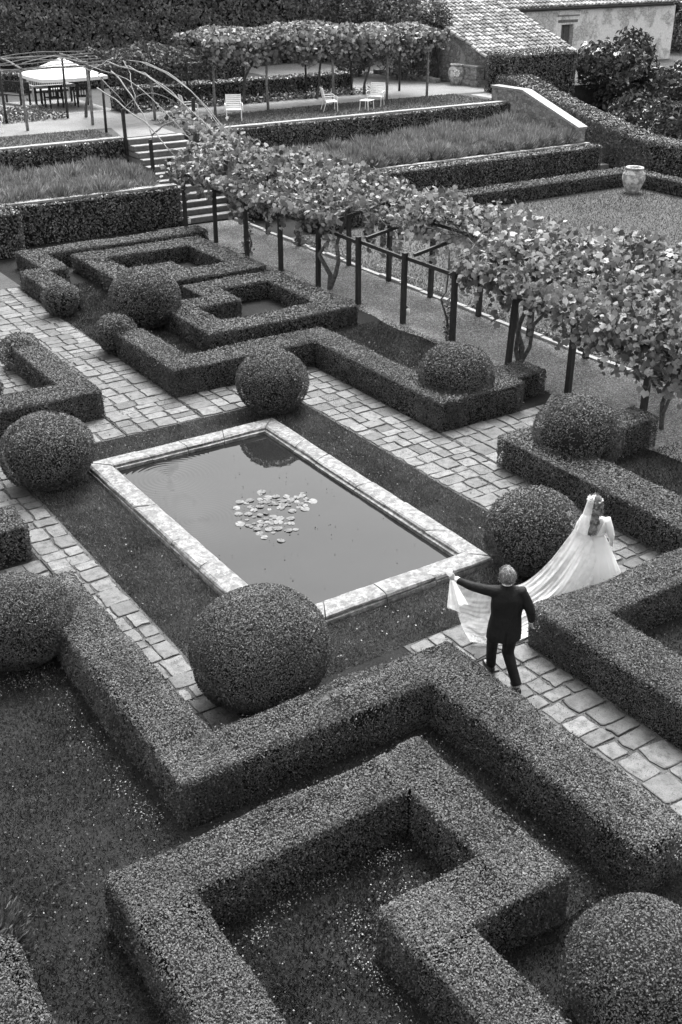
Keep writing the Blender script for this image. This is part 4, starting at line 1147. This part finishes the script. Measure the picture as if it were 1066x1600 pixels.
# rosemary shoots by the bottom left hedge
def shoots(name, label, cx, cy, z, rad, n, L):
    th = rng.uniform(0, 6.283, n); rr = rad * np.sqrt(rng.uniform(0, 1, n))
    P = np.stack([cx + rr * np.cos(th), cy + rr * np.sin(th), z + rng.uniform(-.5, .12, n) * (1 - rr / rad * .5)], 1)
    aim = np.stack([np.cos(th) * .7, np.sin(th) * .7, np.ones(n)], 1)
    V = []
    d = unit(aim + .25 * rng.normal(size=(n, 3))); s_ = unit(np.cross(d, rng.normal(size=(n, 3)))) * .007
    V = np.stack([P - s_, P + s_, P + d * L * .6 + s_ * 1.4, P + d * L, P + d * L * .6 - s_ * 1.4], 1) - np.array([cx, cy, 0])
    o = link(name, np_mesh(name, V.reshape(-1, 3), np.arange(n * 5).reshape(-1, 5), M['rosemary']), None, (cx, cy, 0)); tag(o, label, 'shrub')
shoots('rosemary_bush', 'spiky rosemary bush at the left edge above the bottom left corner', 1.1, 7.6, .62, .5, 5200, .085)
shoots('rosemary_bush', 'spiky rosemary shoots spilling over the hedge in the very bottom left corner', 1.2, 5.9, .72, .42, 3600, .08)

# ------------------------------------------------------------------ grass, pebbles, fallen petals
def blades(name, rects, dens, L, m='grassb', avoid=(), z=.0, ragged=True):
    Ps = []
    for x0, x1, y0, y1 in rects:
        k = int((x1 - x0) * (y1 - y0) * dens); Ps.append(np.stack([rng.uniform(x0, x1, k), rng.uniform(y0, y1, k), np.full(k, z)], 1))
    P = np.concatenate(Ps)
    for x0, x1, y0, y1 in avoid:
        w = (P[:, 0] > x0) & (P[:, 0] < x1) & (P[:, 1] > y0) & (P[:, 1] < y1); P = P[~w]
    if ragged: P = P[rng.uniform(size=len(P)) < np.clip(.75 + .45 * n_lo(P) + .3 * n_mid(P), .15, 1)]
    n = len(P); d = unit(np.stack([rng.normal(0, .65, n), rng.normal(0, .65, n), np.ones(n)], 1))
    l = (L * rng.uniform(.5, 1.4, n))[:, None]; s_ = unit(np.cross(d, rng.normal(size=(n, 3)))) * (.10 * L + .002)
    V = np.stack([P - s_, P + s_, P + d * l], 1).reshape(-1, 3)
    o = link(name, np_mesh(name, V, np.arange(n * 3).reshape(-1, 3), M[m])); o['kind'] = 'stuff'
    return o
M['poolgrass'] = foliage('pool_grass_blade', .05, .20, .55, .3, .2, 1.3, .5)  # paler blades than the bed grass, used only around the pool
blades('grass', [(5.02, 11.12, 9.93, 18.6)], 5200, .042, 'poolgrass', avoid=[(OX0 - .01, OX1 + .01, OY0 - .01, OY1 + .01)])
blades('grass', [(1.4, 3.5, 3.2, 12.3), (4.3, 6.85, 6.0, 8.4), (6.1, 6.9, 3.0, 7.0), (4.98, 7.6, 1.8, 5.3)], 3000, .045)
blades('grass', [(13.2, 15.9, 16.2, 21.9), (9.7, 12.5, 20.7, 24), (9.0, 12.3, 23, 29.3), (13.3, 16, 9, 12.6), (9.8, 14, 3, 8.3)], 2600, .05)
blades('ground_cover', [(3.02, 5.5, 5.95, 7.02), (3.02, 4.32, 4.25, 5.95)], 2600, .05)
M['lawnb'] = foliage('lawn_blade', .075, .115, .6, .3, .15, .5, .3)
blades('lawn_grass', [(18.2, 33.5, 13, 30.5)], 330, .07, 'lawnb', z=.006, ragged=False)
blades('lawn_grass', [(18.9, 34.1, 38.9, 42.2), (9, 16.2, 38.8, 41.2)], 330, .08, 'lawnb', z=2.2, ragged=False)
# moss and weeds in the paving joints
blades('joint_moss', [(4.34, 5.0, 9.15, 18.62), (2.5, 9.02, 18.66, 19.7), (9.0, 11.1, 18.66, 19.9), (7.42, 9.02, 19.7, 22), (6, 9, 22, 29.8), (5.04, 7.6, 9.1, 9.62), (11.14, 12.46, 9.95, 20.2), (12.5, 15.9, 13.72, 15.38), (7.62, 9.0, 3.0, 9.08)], 1200, .036, z=.004)

def pebbles(name, rects, dens, size, m):
    Ps = []
    for x0, x1, y0, y1 in rects:
        k = int((x1 - x0) * (y1 - y0) * dens); Ps.append(np.stack([rng.uniform(x0, x1, k), rng.uniform(y0, y1, k), np.full(k, .006)], 1))
    P = np.concatenate(Ps); n = len(P); a = rng.uniform(0, 6.283, n); s_ = (size * rng.uniform(.5, 1.3, n))[:, None]
    V = []
    for k in range(3): V.append(P + s_ * np.stack([np.cos(a + k * 2.09), np.sin(a + k * 2.09), 0 * a], 1))
    V.append(P + s_ * np.stack([.3 * np.cos(a), .3 * np.sin(a), .8 + 0 * a], 1))
    V = np.stack(V, 1).reshape(-1, 3); b = np.arange(n)[:, None] * 4
    F = np.concatenate([b + np.array([[0, 1, 3]]), b + np.array([[1, 2, 3]]), b + np.array([[2, 0, 3]])])
    o = link(name, np_mesh(name, V, F, M[m])); o['kind'] = 'stuff'
M['pebble'] = foliage('pebble', .10, .42, .8, .2, 0, 1, .2)
pebbles('gravel', [(15.75, 18.0, 11, 33.9)], 1500, .018, 'pebble')

def scatter(name, clusters, m, size):
    Ps = []
    for x, y, sx, sy, k in clusters: Ps.append(np.stack([rng.normal(x, sx, k), rng.normal(y, sy, k), rng.uniform(.03, .06, k)], 1))
    P = np.concatenate(Ps); o = link(name, leaf_mesh(name, P, np.tile([0, 0, 1.0], (len(P), 1)), size, M[m], .5, .7)); o['kind'] = 'stuff'
M['litter'] = foliage('leaf_litter', .015, .075, .7, .2, 0, 1, .2)
M['petal'] = foliage('fallen_petal', .10, .5, .7, .2, .2, 1, .2)
cl = [(5.15, 6.9, .10, .06, 120), (4.42, 6.95, .12, .05, 60), (3.92, 6.9, .12, .05, 50), (3.54, 6.75, .1, .08, 60), (4.35, 6.1, .12, .12, 40), (4.42, 6.37, .1, .1, 60), (4.93, 6.43, .12, .12, 60), (4.19, 5.72, .05, .25, 90), (3.8, 5.6, .3, .5, 60),
      (2.9, 12.0, .2, .1, 70), (3.22, 11.9, .15, .12, 70), (3.35, 11.4, .1, .2, 60), (3.30, 10.4, .08, .3, 60), (3.3, 9.3, .08, .25, 70), (3.34, 8.85, .1, .1, 60), (2.8, 8.5, .6, 1.5, 130), (2.0, 7, .4, 1.2, 50), (5.6, 8.0, .8, .2, 60), (6.6, 6.6, .2, .9, 60)]
scatter('fallen_petals', [(a, b_, c * 1.1, d * 1.1, int(k * 1.5)) for a, b_, c, d, k in cl], 'petal', .019)
scatter('leaf_litter', [(2.6, 8.5, .7, 2.2, 900), (4.2, 6.3, .7, .6, 500), (5.8, 7.9, 1.0, .3, 300), (6.5, 6, .25, 1.2, 300), (8, 14, 3, 4, 500)], 'litter', .03)
scatter('fallen_petals', [(10.6, 14.5, .25, 2.5, 160), (5.5, 14.5, .3, 2.5, 90), (8, 18.1, 1.6, .25, 90), (8.0, 10.4, 1.6, .25, 70), (14.5, 18.5, .7, 2, 140), (11, 27.5, .8, 2, 60)], 'petal', .03)

# ------------------------------------------------------------------ people
RZ = -R(33.5088)
def fuse(mb, name, m, voxel, smooth=4, parent=None):
    me0 = mb.mesh('tmp', None); ob = bpy.data.objects.new('tmp', me0); col.objects.link(ob)
    md = ob.modifiers.new('r', 'REMESH'); md.mode = 'VOXEL'; md.voxel_size = voxel; md.adaptivity = 0
    ms = ob.modifiers.new('s', 'SMOOTH'); ms.factor = .5; ms.iterations = smooth
    dg = bpy.context.evaluated_depsgraph_get(); dg.update()
    me = bpy.data.meshes.new_from_object(ob.evaluated_get(dg)); me.name = name
    bpy.data.objects.remove(ob); bpy.data.meshes.remove(me0)
    me.materials.clear(); me.materials.append(m)
    me.polygons.foreach_set('use_smooth', np.ones(len(me.polygons), dtype=bool))
    return link(name, me, parent)
def limb(mb, pts, rad, n=12): mb.tube(pts, rad, n); 
def blob(mb, c, r_, n=12):
    """closed ellipsoid; r_ = three half axes"""
    rings = []
    for i in range(1, 9):
        a = math.pi * i / 9; rings.append(((c[0], c[1], c[2] - r_[2] * math.cos(a)), (r_[0] * math.sin(a), 0, 0), (0, r_[1] * math.sin(a), 0)))
    rings = [((c[0], c[1], c[2] - r_[2]), (r_[0] * .05, 0, 0), (0, r_[1] * .05, 0))] + rings + [((c[0], c[1], c[2] + r_[2]), (r_[0] * .05, 0, 0), (0, r_[1] * .05, 0))]
    mb.loft(rings, n)
def hand(mb, w, d, side, curl, s=1.0):
    """palm with four fingers and a thumb; w wrist, d pointing direction, side = thumb side"""
    w = Vector(w); d = Vector(d).normalized(); side = Vector(side); side = (side - d * side.dot(d)).normalized(); nrm = d.cross(side)
    p1 = w + d * .085 * s
    mb.loft([(w - d * .02, side * .026 * s, nrm * .02 * s), (w + d * .03 * s, side * .036 * s, nrm * .017 * s), (p1, side * .041 * s, nrm * .014 * s)], 10)
    for k, (o_, L_) in enumerate(((.030, .068), (.010, .076), (-.011, .072), (-.031, .056))):
        a = p1 - d * .012 + side * o_ * s; L_ *= s
        c1 = curl; b = a + (d * math.cos(c1 * .5) + nrm * math.sin(c1 * .5)) * L_ * .5
        c = b + (d * math.cos(c1) + nrm * math.sin(c1)) * L_ * .32; e = c + (d * math.cos(c1 * 1.5) + nrm * math.sin(c1 * 1.5)) * L_ * .25
        mb.tube([a, b, c, e], [.0095 * s, .009 * s, .008 * s, .0065 * s], 7)
    a = w + d * .025 * s + side * .028 * s; b = a + (d * .7 + side * .7) * .038 * s; c = b + (d * .95 + nrm * .3 + side * .1) * .03 * s
    mb.tube([a, b, c], [.013 * s, .011 * s, .008 * s], 7)
def head(mb, c, yaw, s=1.0):
    """skull, jaw, nose, brow, lips, ears; looks along +y rotated by yaw"""
    mm = Matrix.Translation(c) @ Matrix.Rotation(yaw, 4, 'Z') @ Matrix.Scale(s, 4)
    h = MB()
    blob(h, (0, -.012, .03), (.076, .096, .098)); blob(h, (0, .022, -.05), (.056, .068, .062)); blob(h, (0, .07, -.088), (.026, .022, .022))
    h.loft([((0, .088, .02), (.008, 0, 0), (0, .006, 0)), ((0, .104, -.008), (.012, 0, 0), (0, .012, 0)), ((0, .108, -.026), (.017, 0, 0), (0, .014, 0)), ((0, .088, -.034), (.012, 0, 0), (0, .01, 0))], 8)
    blob(h, (0, .083, .03), (.05, .012, .01)); blob(h, (0, .086, -.056), (.024, .01, .006)); blob(h, (0, .084, -.066), (.02, .01, .006))
    for sx in (-1, 1): blob(h, (sx * .079, -.008, -.012), (.010, .02, .033)); blob(h, (sx * .032, .080, .012), (.013, .010, .009))
    mb.add([mm @ Vector(v) for v in h.v], h.f)

# --- person holding the veil
man = empty('person', (8.19, 8.54, 0.03), RZ); man.scale = (.97, .97, .968); tag(man, 'grey-haired person in dark suit seen from behind, arm out holding up the long veil', 'person')
b = MB(); HC = Vector((-.083, .055, 1.588))
head(b, HC, .25)
limb(b, [(-.065, .02, 1.40), (-.075, .035, 1.46), (-.08, .045, 1.53)], [.075, .06, .057])
b.loft([((-.07, .0, .86), (.165, 0, 0), (0, .115, 0)), ((-.065, .0, .98), (.155, 0, 0), (0, .105, 0)), ((-.06, .0, 1.10), (.145, 0, 0), (0, .10, 0)), ((-.06, .01, 1.28), (.175, 0, 0), (0, .115, 0)), ((-.062, .02, 1.40), (.165, 0, 0), (0, .09, 0)), ((-.067, .025, 1.455), (.09, 0, 0), (0, .06, 0))], 16)
SHL, ELL, WRL = (-.235, .03, 1.395), (-.47, .13, 1.385), (-.70, .30, 1.405)
SHR, ELR, WRR = (.125, .02, 1.395), (.235, -.05, 1.125), (.275, .06, .905)
limb(b, [(-.15, .02, 1.39), SHL, ELL, WRL], [.06, .056, .044, .029]); limb(b, [(.05, .02, 1.39), SHR, ELR, WRR], [.06, .056, .044, .029])
hand(b, WRL, Vector((-.8, .45, .15)), (0.2, .2, 1), 1.5); hand(b, WRR, Vector((.12, .15, -1)), (-.5, .8, 0), .7)
HL, KL, AL = (-.165, .0, .88), (-.185, .17, .50), (-.165, .27, .10)
HR_, KR, AR = (.02, -.01, .88), (-.005, -.02, .48), (.115, -.27, .13)
limb(b, [HL, KL, AL], [.085, .055, .038]); limb(b, [HR_, KR, AR], [.085, .055, .038])
limb(b, [AL, (-.20, .36, .05), (-.225, .43, .03)], [.04, .036, .025]); limb(b, [AR, (.10, -.20, .045), (.085, -.13, .025)], [.04, .036, .025])
body = fuse(b, 'body', M['skin'], .0075, 2, man)
# jacket
b = MB()
b.loft([((-.078, -.015, .715), (.235, 0, 0), (0, .165, 0)), ((-.075, -.012, .80), (.230, 0, 0), (0, .16, 0)), ((-.072, -.005, .92), (.214, 0, 0), (0, .142, 0)), ((-.064, .0, 1.06), (.200, 0, 0), (0, .128, 0)), ((-.06, .005, 1.20), (.210, 0, 0), (0, .138, 0)), ((-.06, .012, 1.31), (.208, 0, 0), (0, .135, 0)), ((-.06, .02, 1.39), (.19, 0, 0), (0, .11, 0)), ((-.066, .028, 1.445), (.115, 0, 0), (0, .08, 0)), ((-.072, .032, 1.478), (.072, 0, 0), (0, .066, 0))], 20)
limb(b, [(-.13, .015, 1.37), (-.225, .03, 1.385), (-.34, .07, 1.382), ELL, (-.60, .215, 1.395), (-.665, .27, 1.402)], [.085, .082, .07, .064, .053, .048], 14)
limb(b, [(.02, .015, 1.37), (.115, .02, 1.385), (.18, -.015, 1.27), ELR, (.258, .01, 1.01), (.272, .05, .935)], [.085, .082, .07, .064, .054, .049], 14)
jk = fuse(b, 'jacket', M['suit'], .010, 3, man)
me = jk.data; P = np.zeros(len(me.vertices) * 3); me.vertices.foreach_get('co', P); P = P.reshape(-1, 3)
fold = SN(26, 6, 5); st_ = np.abs(P[:, 0] + .06) < .25
P[:, 1] += .010 * fold(P * np.array([1, 1, .5])); P[:, 0] += .007 * fold(P * np.array([.6, 1, 1.2]) + 3); P[:, 2] += .004 * fold(P + 7)
vent = (P[:, 2] < .92) & (P[:, 1] < -.06); P[:, 1] += np.where(vent, .022 * np.exp(-((P[:, 0] + .075) / .012) ** 2) * np.clip((.92 - P[:, 2]) / .1, 0, 1), 0)
me.vertices.foreach_set('co', P.ravel()); me.update()
b = MB(); b.loft([((-.074, .034, 1.45), (.079, 0, 0), (0, .072, .0)), ((-.077, .040, 1.488), (.071, 0, 0), (0, .064, 0))], 18, False); b.build('jacket_collar', M['suit'], jk, True)
b = MB(); b.loft([((-.076, .038, 1.472), (.066, 0, 0), (0, .062, 0)), ((-.079, .042, 1.503), (.0615, 0, 0), (0, .0585, 0))], 18, False); b.build('shirt_collar', M['shirt'], man, True)
b = MB(); limb(b, [(-.650, .257, 1.400), (-.697, .297, 1.4055)], [.0445, .041], 12); b.build('shirt_cuff', M['shirt'], man, True)
b = MB(); limb(b, [(.2705, .045, .945), (.275, .058, .912)], [.045, .042], 12); b.build('shirt_cuff', M['shirt'], man, True)
# trousers and shoes
b = MB()
b.loft([((-.072, -.005, .70), (.165, 0, 0), (0, .12, 0)), ((-.072, -.003, .84), (.178, 0, 0), (0, .132, 0)), ((-.07, 0, .96), (.168, 0, 0), (0, .125, 0))], 16)
limb(b, [HL, (-.18, .09, .70), KL, (-.18, .22, .30), (-.168, .262, .09)], [.108, .096, .078, .07, .066], 14)
limb(b, [HR_, (.005, -.015, .70), KR, (.05, -.14, .30), (.108, -.25, .12)], [.108, .096, .08, .07, .066], 14)
fuse(b, 'trousers', M['suit'], .011, 3, man)
for A_, T_ in ((AL, (-.235, .47, .035)), (AR, (.075, -.09, .035))):
    A_ = Vector(A_); T_ = Vector(T_); d = (T_ - A_); d.z = 0; d.normalize(); sd = Vector((-d.y, d.x, 0))
    b = MB(); h0 = Vector((A_.x, A_.y, .045 if A_ is not None and A_.y > 0 else .07)) - d * .05
    b.loft([(h0 - d * .03, sd * .022, Vector((0, 0, .03))), (h0, sd * .036, Vector((0, 0, .045))), (h0 + d * .09, sd * .037, Vector((0, 0, .045))), (h0 + d * .17 - Vector((0, 0, .012)), sd * .046, Vector((0, 0, .032))), (h0 + d * .24 - Vector((0, 0, .02)), sd * .034, Vector((0, 0, .022))), (h0 + d * .265 - Vector((0, 0, .024)), sd * .012, Vector((0, 0, .012)))], 12)
    b.build('shoe', M['shoe'], man, True)
# hair: a cap of short grey hair, back and sides
def hair_cap(name, c, yaw, rx, ry, rz_, m, parent, low=-.55, front=.25, amp=.008, n=44):
    V = []; F = []; cols = 40
    for i in range(n):
        for k in range(cols):
            az = 2 * math.pi * k / cols
            fr = math.cos(az)                      # +1 = face side
            lowz = low if fr < .15 else low + (front - low) * min(1, (fr - .15) / .35)
            zz = 1 - (1 - lowz) * i / (n - 1); zz = max(-1, min(1, zz)); rr = math.sqrt(max(0, 1 - zz * zz))
            V.append((rx * rr * math.sin(az), ry * rr * fr, rz_ * zz))
    V = np.array(V); d = unit(V.copy()); V += d * (amp * (n_hi(V * 2.2) + .7 * n_hi(V * 5 + 2)))[:, None]
    ca, sa = math.cos(yaw), math.sin(yaw); V = V @ np.array([[ca, sa, 0], [-sa, ca, 0], [0, 0, 1]]) + np.array(c)
    for i in range(n - 1):
        for k in range(cols): F.append((i * cols + k, i * cols + (k + 1) % cols, (i + 1) * cols + (k + 1) % cols, (i + 1) * cols + k))
    me = np_mesh(name, V, np.array(F), m, True); return link(name, me, parent)
hair_cap('hair', HC + Vector((.003, -.016, .024)), .25, .096, .118, .116, M['greyhair'], man, -.75, .3, .012)

def strands(name, cap, m, n, L, keep=1.0):
    P = np.zeros(len(cap.data.vertices) * 3); cap.data.vertices.foreach_get('co', P); P = P.reshape(-1, 3)
    c = P.mean(0); q = rng.integers(0, len(P), n); Q = P[q] + rng.normal(0, .004, (n, 3)); nn = unit(Q - c)
    f = link(name, leaf_mesh(name, Q + nn * .004, nn + .25 * rng.normal(size=(n, 3)), L, m, .25, .14, aim=np.array([.35, -.3, -1.0])), cap); f['kind'] = 'stuff'
M['greystrand'] = foliage('grey_strand', .07, .55, .5, .4, 0)
strands('hair_strands', [c for c in man.children if c.name.startswith('hair')][0], M['greystrand'], 1500, .05)

# --- person in the wedding dress
br = empty('person', (10.6, 9.6, 0.03), RZ); tag(br, 'person in long-sleeved white wedding dress and flower crown, walking away beside the round bush', 'person')
b = MB(); BH = Vector((.03, .03, 1.43)); head(b, BH, -.55, .93)
limb(b, [(.05, .0, 1.18), (.045, .01, 1.27), (.038, .02, 1.36)], [.07, .048, .047])
b.loft([((.085, .0, .86), (.15, 0, 0), (0, .11, 0)), ((.08, .0, .97), (.108, 0, 0), (0, .085, 0)), ((.07, .0, 1.08), (.132, 0, 0), (0, .095, 0)), ((.06, .0, 1.18), (.15, 0, 0), (0, .085, 0)), ((.055, .0, 1.225), (.10, 0, 0), (0, .06, 0))], 16)
limb(b, [(.0, 0, 1.19), (-.09, .0, 1.19), (-.17, .03, .98), (-.12, .14, .82)], [.05, .047, .038, .026]); limb(b, [(.12, 0, 1.17), (.20, -.01, 1.16), (.30, -.03, .955), (.335, .05, .80)], [.05, .047, .038, .026])
hand(b, (.335, .05, .80), (.1, .35, -1), (-.6, .6, 0), .8, .88); hand(b, (-.12, .14, .82), (.2, .5, -1), (.8, .4, 0), .8, .88)
limb(b, [(.03, 0, .86), (.04, .05, .45), (.05, .0, .06)], [.08, .055, .035]); limb(b, [(.14, 0, .86), (.14, .1, .46), (.14, .12, .06)], [.08, .055, .035])
fuse(b, 'body', M['skin'], .0075, 2, br)
# bodice with a deep V at the back
V = []; F = []; nc, nr = 48, 12
for i in range(nr):
    for k in range(nc):
        az = 2 * math.pi * k / nc; back = -math.cos(az)      # az = 0 looks along +d (front); back = 1 behind
        x, y = math.sin(az), math.cos(az)
        top = 1.205 - .21 * max(0, 1 - abs(((az - math.pi + math.pi) % (2 * math.pi) - math.pi)) / .75) - .04 * (back < -.8)
        z = .93 + (top - .93) * i / (nr - 1); t = (z - .93) / .28
        a = .122 + .04 * t; d_ = .098 + .012 * math.sin(math.pi * min(1, t))
        V.append((.083 - .025 * t + x * a, y * d_, z))
for i in range(nr - 1):
    for k in range(nc): F.append((i * nc + k, i * nc + (k + 1) % nc, (i + 1) * nc + (k + 1) % nc, (i + 1) * nc + k))
dr = np_mesh('dress', V, np.array(F), M['dress'], True); dress = link('dress', dr, br)
b = MB()
limb(b, [(-.04, 0, 1.18), (-.10, .0, 1.205), (-.15, .015, 1.09), (-.175, .03, .98), (-.125, .135, .835)], [.05, .072, .06, .05, .034], 14)
limb(b, [(.15, 0, 1.16), (.215, -.01, 1.18), (.262, -.02, 1.06), (.302, -.03, .955), (.335, .045, .82)], [.05, .075, .062, .05, .034], 14)
fuse(b, 'sleeves', M['dress'], .010, 3, br)
V = []; F = []; nr, nc = 30, 120
for i in range(nr):
    t = i / (nr - 1); z = .955 * (1 - t) + .015 * t
    for k in range(nc):
        az = 2 * math.pi * k / nc; f_ = t ** .8
        rad_x = .118 + (.50 - .118) * t ** .85; rad_y = .10 + (.40 - .10) * t ** .85
        fold = 1 + f_ * (.05 * math.sin(13 * az + 1.5 * math.sin(2 * az)) + .03 * math.sin(29 * az + 1 + 2 * t) + .02 * math.sin(7 * az + 4 * t))
        V.append((.085 + .03 * t + math.sin(az) * rad_x * fold, -.03 * t + math.cos(az) * rad_y * fold, z))
for i in range(nr - 1):
    for k in range(nc): F.append((i * nc + k, i * nc + (k + 1) % nc, (i + 1) * nc + (k + 1) % nc, (i + 1) * nc + k))
link('skirt', np_mesh('skirt', V, np.array(F), M['dress'], True), dress)
# hair down the back
hair_cap('hair', BH + Vector((.0, -.01, .02)), -.55, .084, .104, .104, M['brownhair'], br, -.75, .3, .004)
b = MB(); b.loft([((.03, -.045, 1.42), (.07, 0, 0), (0, .05, 0)), ((.03, -.085, 1.33), (.062, 0, 0), (0, .04, 0)), ((.02, -.115, 1.2), (.055, 0, 0), (0, .03, 0)), ((.0, -.125, 1.08), (.05, 0, 0), (0, .026, 0)), ((-.01, -.120, 1.03), (.034, 0, 0), (0, .018, 0))], 12)
b.build('long_hair', M['brownhair'], br, True)
M['brownstrand'] = foliage('brown_strand', .04, .24, .45, .4, 0)
for c in list(br.children):
    if c.name.startswith(('hair', 'long_hair')): strands('hair_strands', c, M['brownstrand'], 1100, .09)
# flower crown
b = MB(); g = random.Random(2)
for k in range(26):
    a = -2.7 + 5.4 * k / 25; c = BH + Vector((math.sin(a - .0) * .094, -.01 - math.cos(a) * .1 * -1, .075 + .02 * math.cos(a)))
    blob(b, c + Vector((g.gauss(0, .006), g.gauss(0, .006), g.gauss(0, .006))), (.013, .013, .012), 7)
b.build('flower_crown', M['dress'], br, True)

# the veil: from the crown over the shoulders, then the long train held up by the other person
def cr(p0, p1, p2, p3, t): return .5 * ((2 * p1) + (-p0 + p2) * t + (2 * p0 - 5 * p1 + 4 * p2 - p3) * t * t + (-p0 + 3 * p1 - 3 * p2 + p3) * t ** 3)
def interp(G, n, m_):
    G = np.array(G, float)
    def along(A, k):
        out = []
        for i in range(k):
            u = (len(A) - 1) * i / (k - 1); j = min(int(u), len(A) - 2); t = u - j
            out.append(cr(A[max(j - 1, 0)], A[j], A[j + 1], A[min(j + 2, len(A) - 1)], t))
        return np.array(out)
    rows = along(G, n); return np.stack([along(r_, m_) for r_ in rows])
GRID = [
    [(10.49, 9.70, 1.23), (10.53, 9.60, 1.13), (10.55, 9.48, .95), (10.58, 9.32, .5), (10.70, 9.24, .06)],
    [(10.34, 9.73, 1.0), (10.34, 9.58, .86), (10.24, 9.44, .62), (10.30, 9.32, .33), (10.40, 9.20, .05)],
    [(9.94, 9.72, .66), (9.94, 9.58, .50), (9.96, 9.44, .35), (9.98, 9.32, .19), (10.02, 9.18, .05)],
    [(9.5, 9.70, .50), (9.5, 9.56, .36), (9.5, 9.42, .23), (9.5, 9.30, .12), (9.5, 9.16, .045)],
    [(9.02, 9.62, .62), (9.0, 9.52, .42), (8.98, 9.42, .24), (8.96, 9.30, .11), (8.95, 9.14, .045)],
    [(8.45, 9.44, .95), (8.46, 9.42, .66), (8.5, 9.42, .38), (8.56, 9.36, .16), (8.66, 9.20, .045)],
    [(8.0, 9.30, 1.25), (8.08, 9.32, .92), (8.2, 9.40, .6), (8.34, 9.44, .26), (8.5, 9.34, .05)],
    [(7.75, 9.24, 1.44), (7.86, 9.27, 1.08), (8.02, 9.36, .72), (8.2, 9.46, .36), (8.36, 9.46, .06)]]
nu, nv = 150, 90
S = interp(GRID, nu, nv)
vv = np.linspace(0, 1, nv)[None, :]; uu = np.linspace(0, 1, nu)[:, None]
rip = .009 * np.sin(vv * 23 + 3 * np.sin(uu * 5)) * (1.2 - uu) + .006 * np.sin(vv * 51 + uu * 9) * (1.1 - uu) + .004 * np.sin(vv * 88 - uu * 21)
S[:, :, 2] += rip * np.sin(np.pi * np.clip(uu * 1.05, 0, 1)) * (S[:, :, 2] > .07); S[:, :, 1] -= rip * .6
S[:, :, 2] = np.maximum(S[:, :, 2], .042)
inv = np.array(br.matrix_basis.inverted())
SL_ = S.reshape(-1, 3) @ inv[:3, :3].T + inv[:3, 3]
def grid_part(name, r0, r1, c0, c1, m, parent, lift=0):
    idx = np.arange(nu * nv).reshape(nu, nv)[r0:r1, c0:c1]
    loc = {int(v): i for i, v in enumerate(idx.ravel())}
    V = SL_[idx.ravel()].copy(); V[:, 2] += lift
    a, b_ = idx.shape; ii = np.arange(a * b_).reshape(a, b_)
    F = np.stack([ii[:-1, :-1], ii[1:, :-1], ii[1:, 1:], ii[:-1, 1:]], -1).reshape(-1, 4)
    return link(name, np_mesh(name, V, F, m, True), parent)
veil = grid_part('veil', 0, 86, 0, nv, M['tulle'], br)
grid_part('thin_tulle', 85, nu, 0, nv, M['tulle_thin'], veil)
grid_part('lace_border', 80, nu, nv - 16, nv, M['lace'], veil, .006)
# gathered end hanging from the hand
V = []; F = []
for i in range(14):
    t = i / 13
    for k in range(22):
        u = k / 21; a = u * 5.5
        p = Vector((7.745, 9.235, 1.45)).lerp(Vector((7.72 + .26 * u, 9.19 + .06 * math.sin(a * 2), .90 + .12 * abs(u - .45))), t)
        p.y += .03 * t * math.sin(u * 22) - .02; V.append(tuple(p))
for i in range(13):
    for k in range(21): F.append((i * 22 + k, i * 22 + k + 1, (i + 1) * 22 + k + 1, (i + 1) * 22 + k))
Vn = np.array(V) @ inv[:3, :3].T + inv[:3, 3]
link('veil_end', np_mesh('veil_end', Vn, np.array(F), M['tulle'], True), veil)
b = MB(); blob(b, (0, 0, 0), (.05, .05, .045)); q = [tuple(Vector(inv[:3, :3] @ (np.array([7.735, 9.23, 1.46]) + np.array(v)) + inv[:3, 3])) for v in b.v]
V0 = np.array(b.v); V0 = V0 + unit(V0) * (.014 * n_hi(V0 * 2))[:, None]
link('veil_bunch', MB().add([inv[:3, :3] @ (np.array([7.735, 9.23, 1.46]) + v) + inv[:3, 3] for v in V0], b.f).mesh('veil_bunch', M['tulle'], True), veil)
# veil over the head, left side and shoulder
V = []; F = []
for i in range(22):
    t = i / 21
    for k in range(26):
        u = k / 25; az = math.pi * (.62 + .86 * u)            # around the back from right to left
        if t < .3:
            th = t / .3 * 1.35; rr = .118 * math.sin(th) + .004; z = BH.z + .025 + .122 * math.cos(th); cx, cy = BH.x, BH.y - .012
        else:
            s_ = (t - .3) / .7; rr = .118 + .07 * s_; z = BH.z + .05 - .44 * s_; cx, cy = BH.x - .02 * s_, BH.y - .012 - .03 * s_
        fo = 1 + .05 * t * math.sin(u * 30)
        V.append((cx + math.sin(az) * rr * fo * (1 + .25 * max(0, t - .3) * (u > .5)), cy + math.cos(az) * rr * fo, z))
for i in range(21):
    for k in range(25): F.append((i * 26 + k, i * 26 + k + 1, (i + 1) * 26 + k + 1, (i + 1) * 26 + k))
V = np.array(V); F = np.array(F)
M['tulle_sheer'] = tulle('sheer_tulle', .08, .22)
link('head_veil', np_mesh('head_veil', V, F, M['tulle_sheer'], True), veil)
# denser folds lying over the left side of the head and shoulder
V2 = V.reshape(22, 26, 3)[:, 15:, :].reshape(-1, 3) * np.array([1.01, 1.02, 1]); V2[:, 1] -= .004
F2 = [(i * 11 + k, i * 11 + k + 1, (i + 1) * 11 + k + 1, (i + 1) * 11 + k) for i in range(21) for k in range(10)]
link('veil_fold', np_mesh('veil_fold', V2, np.array(F2), M['tulle'], True), veil)
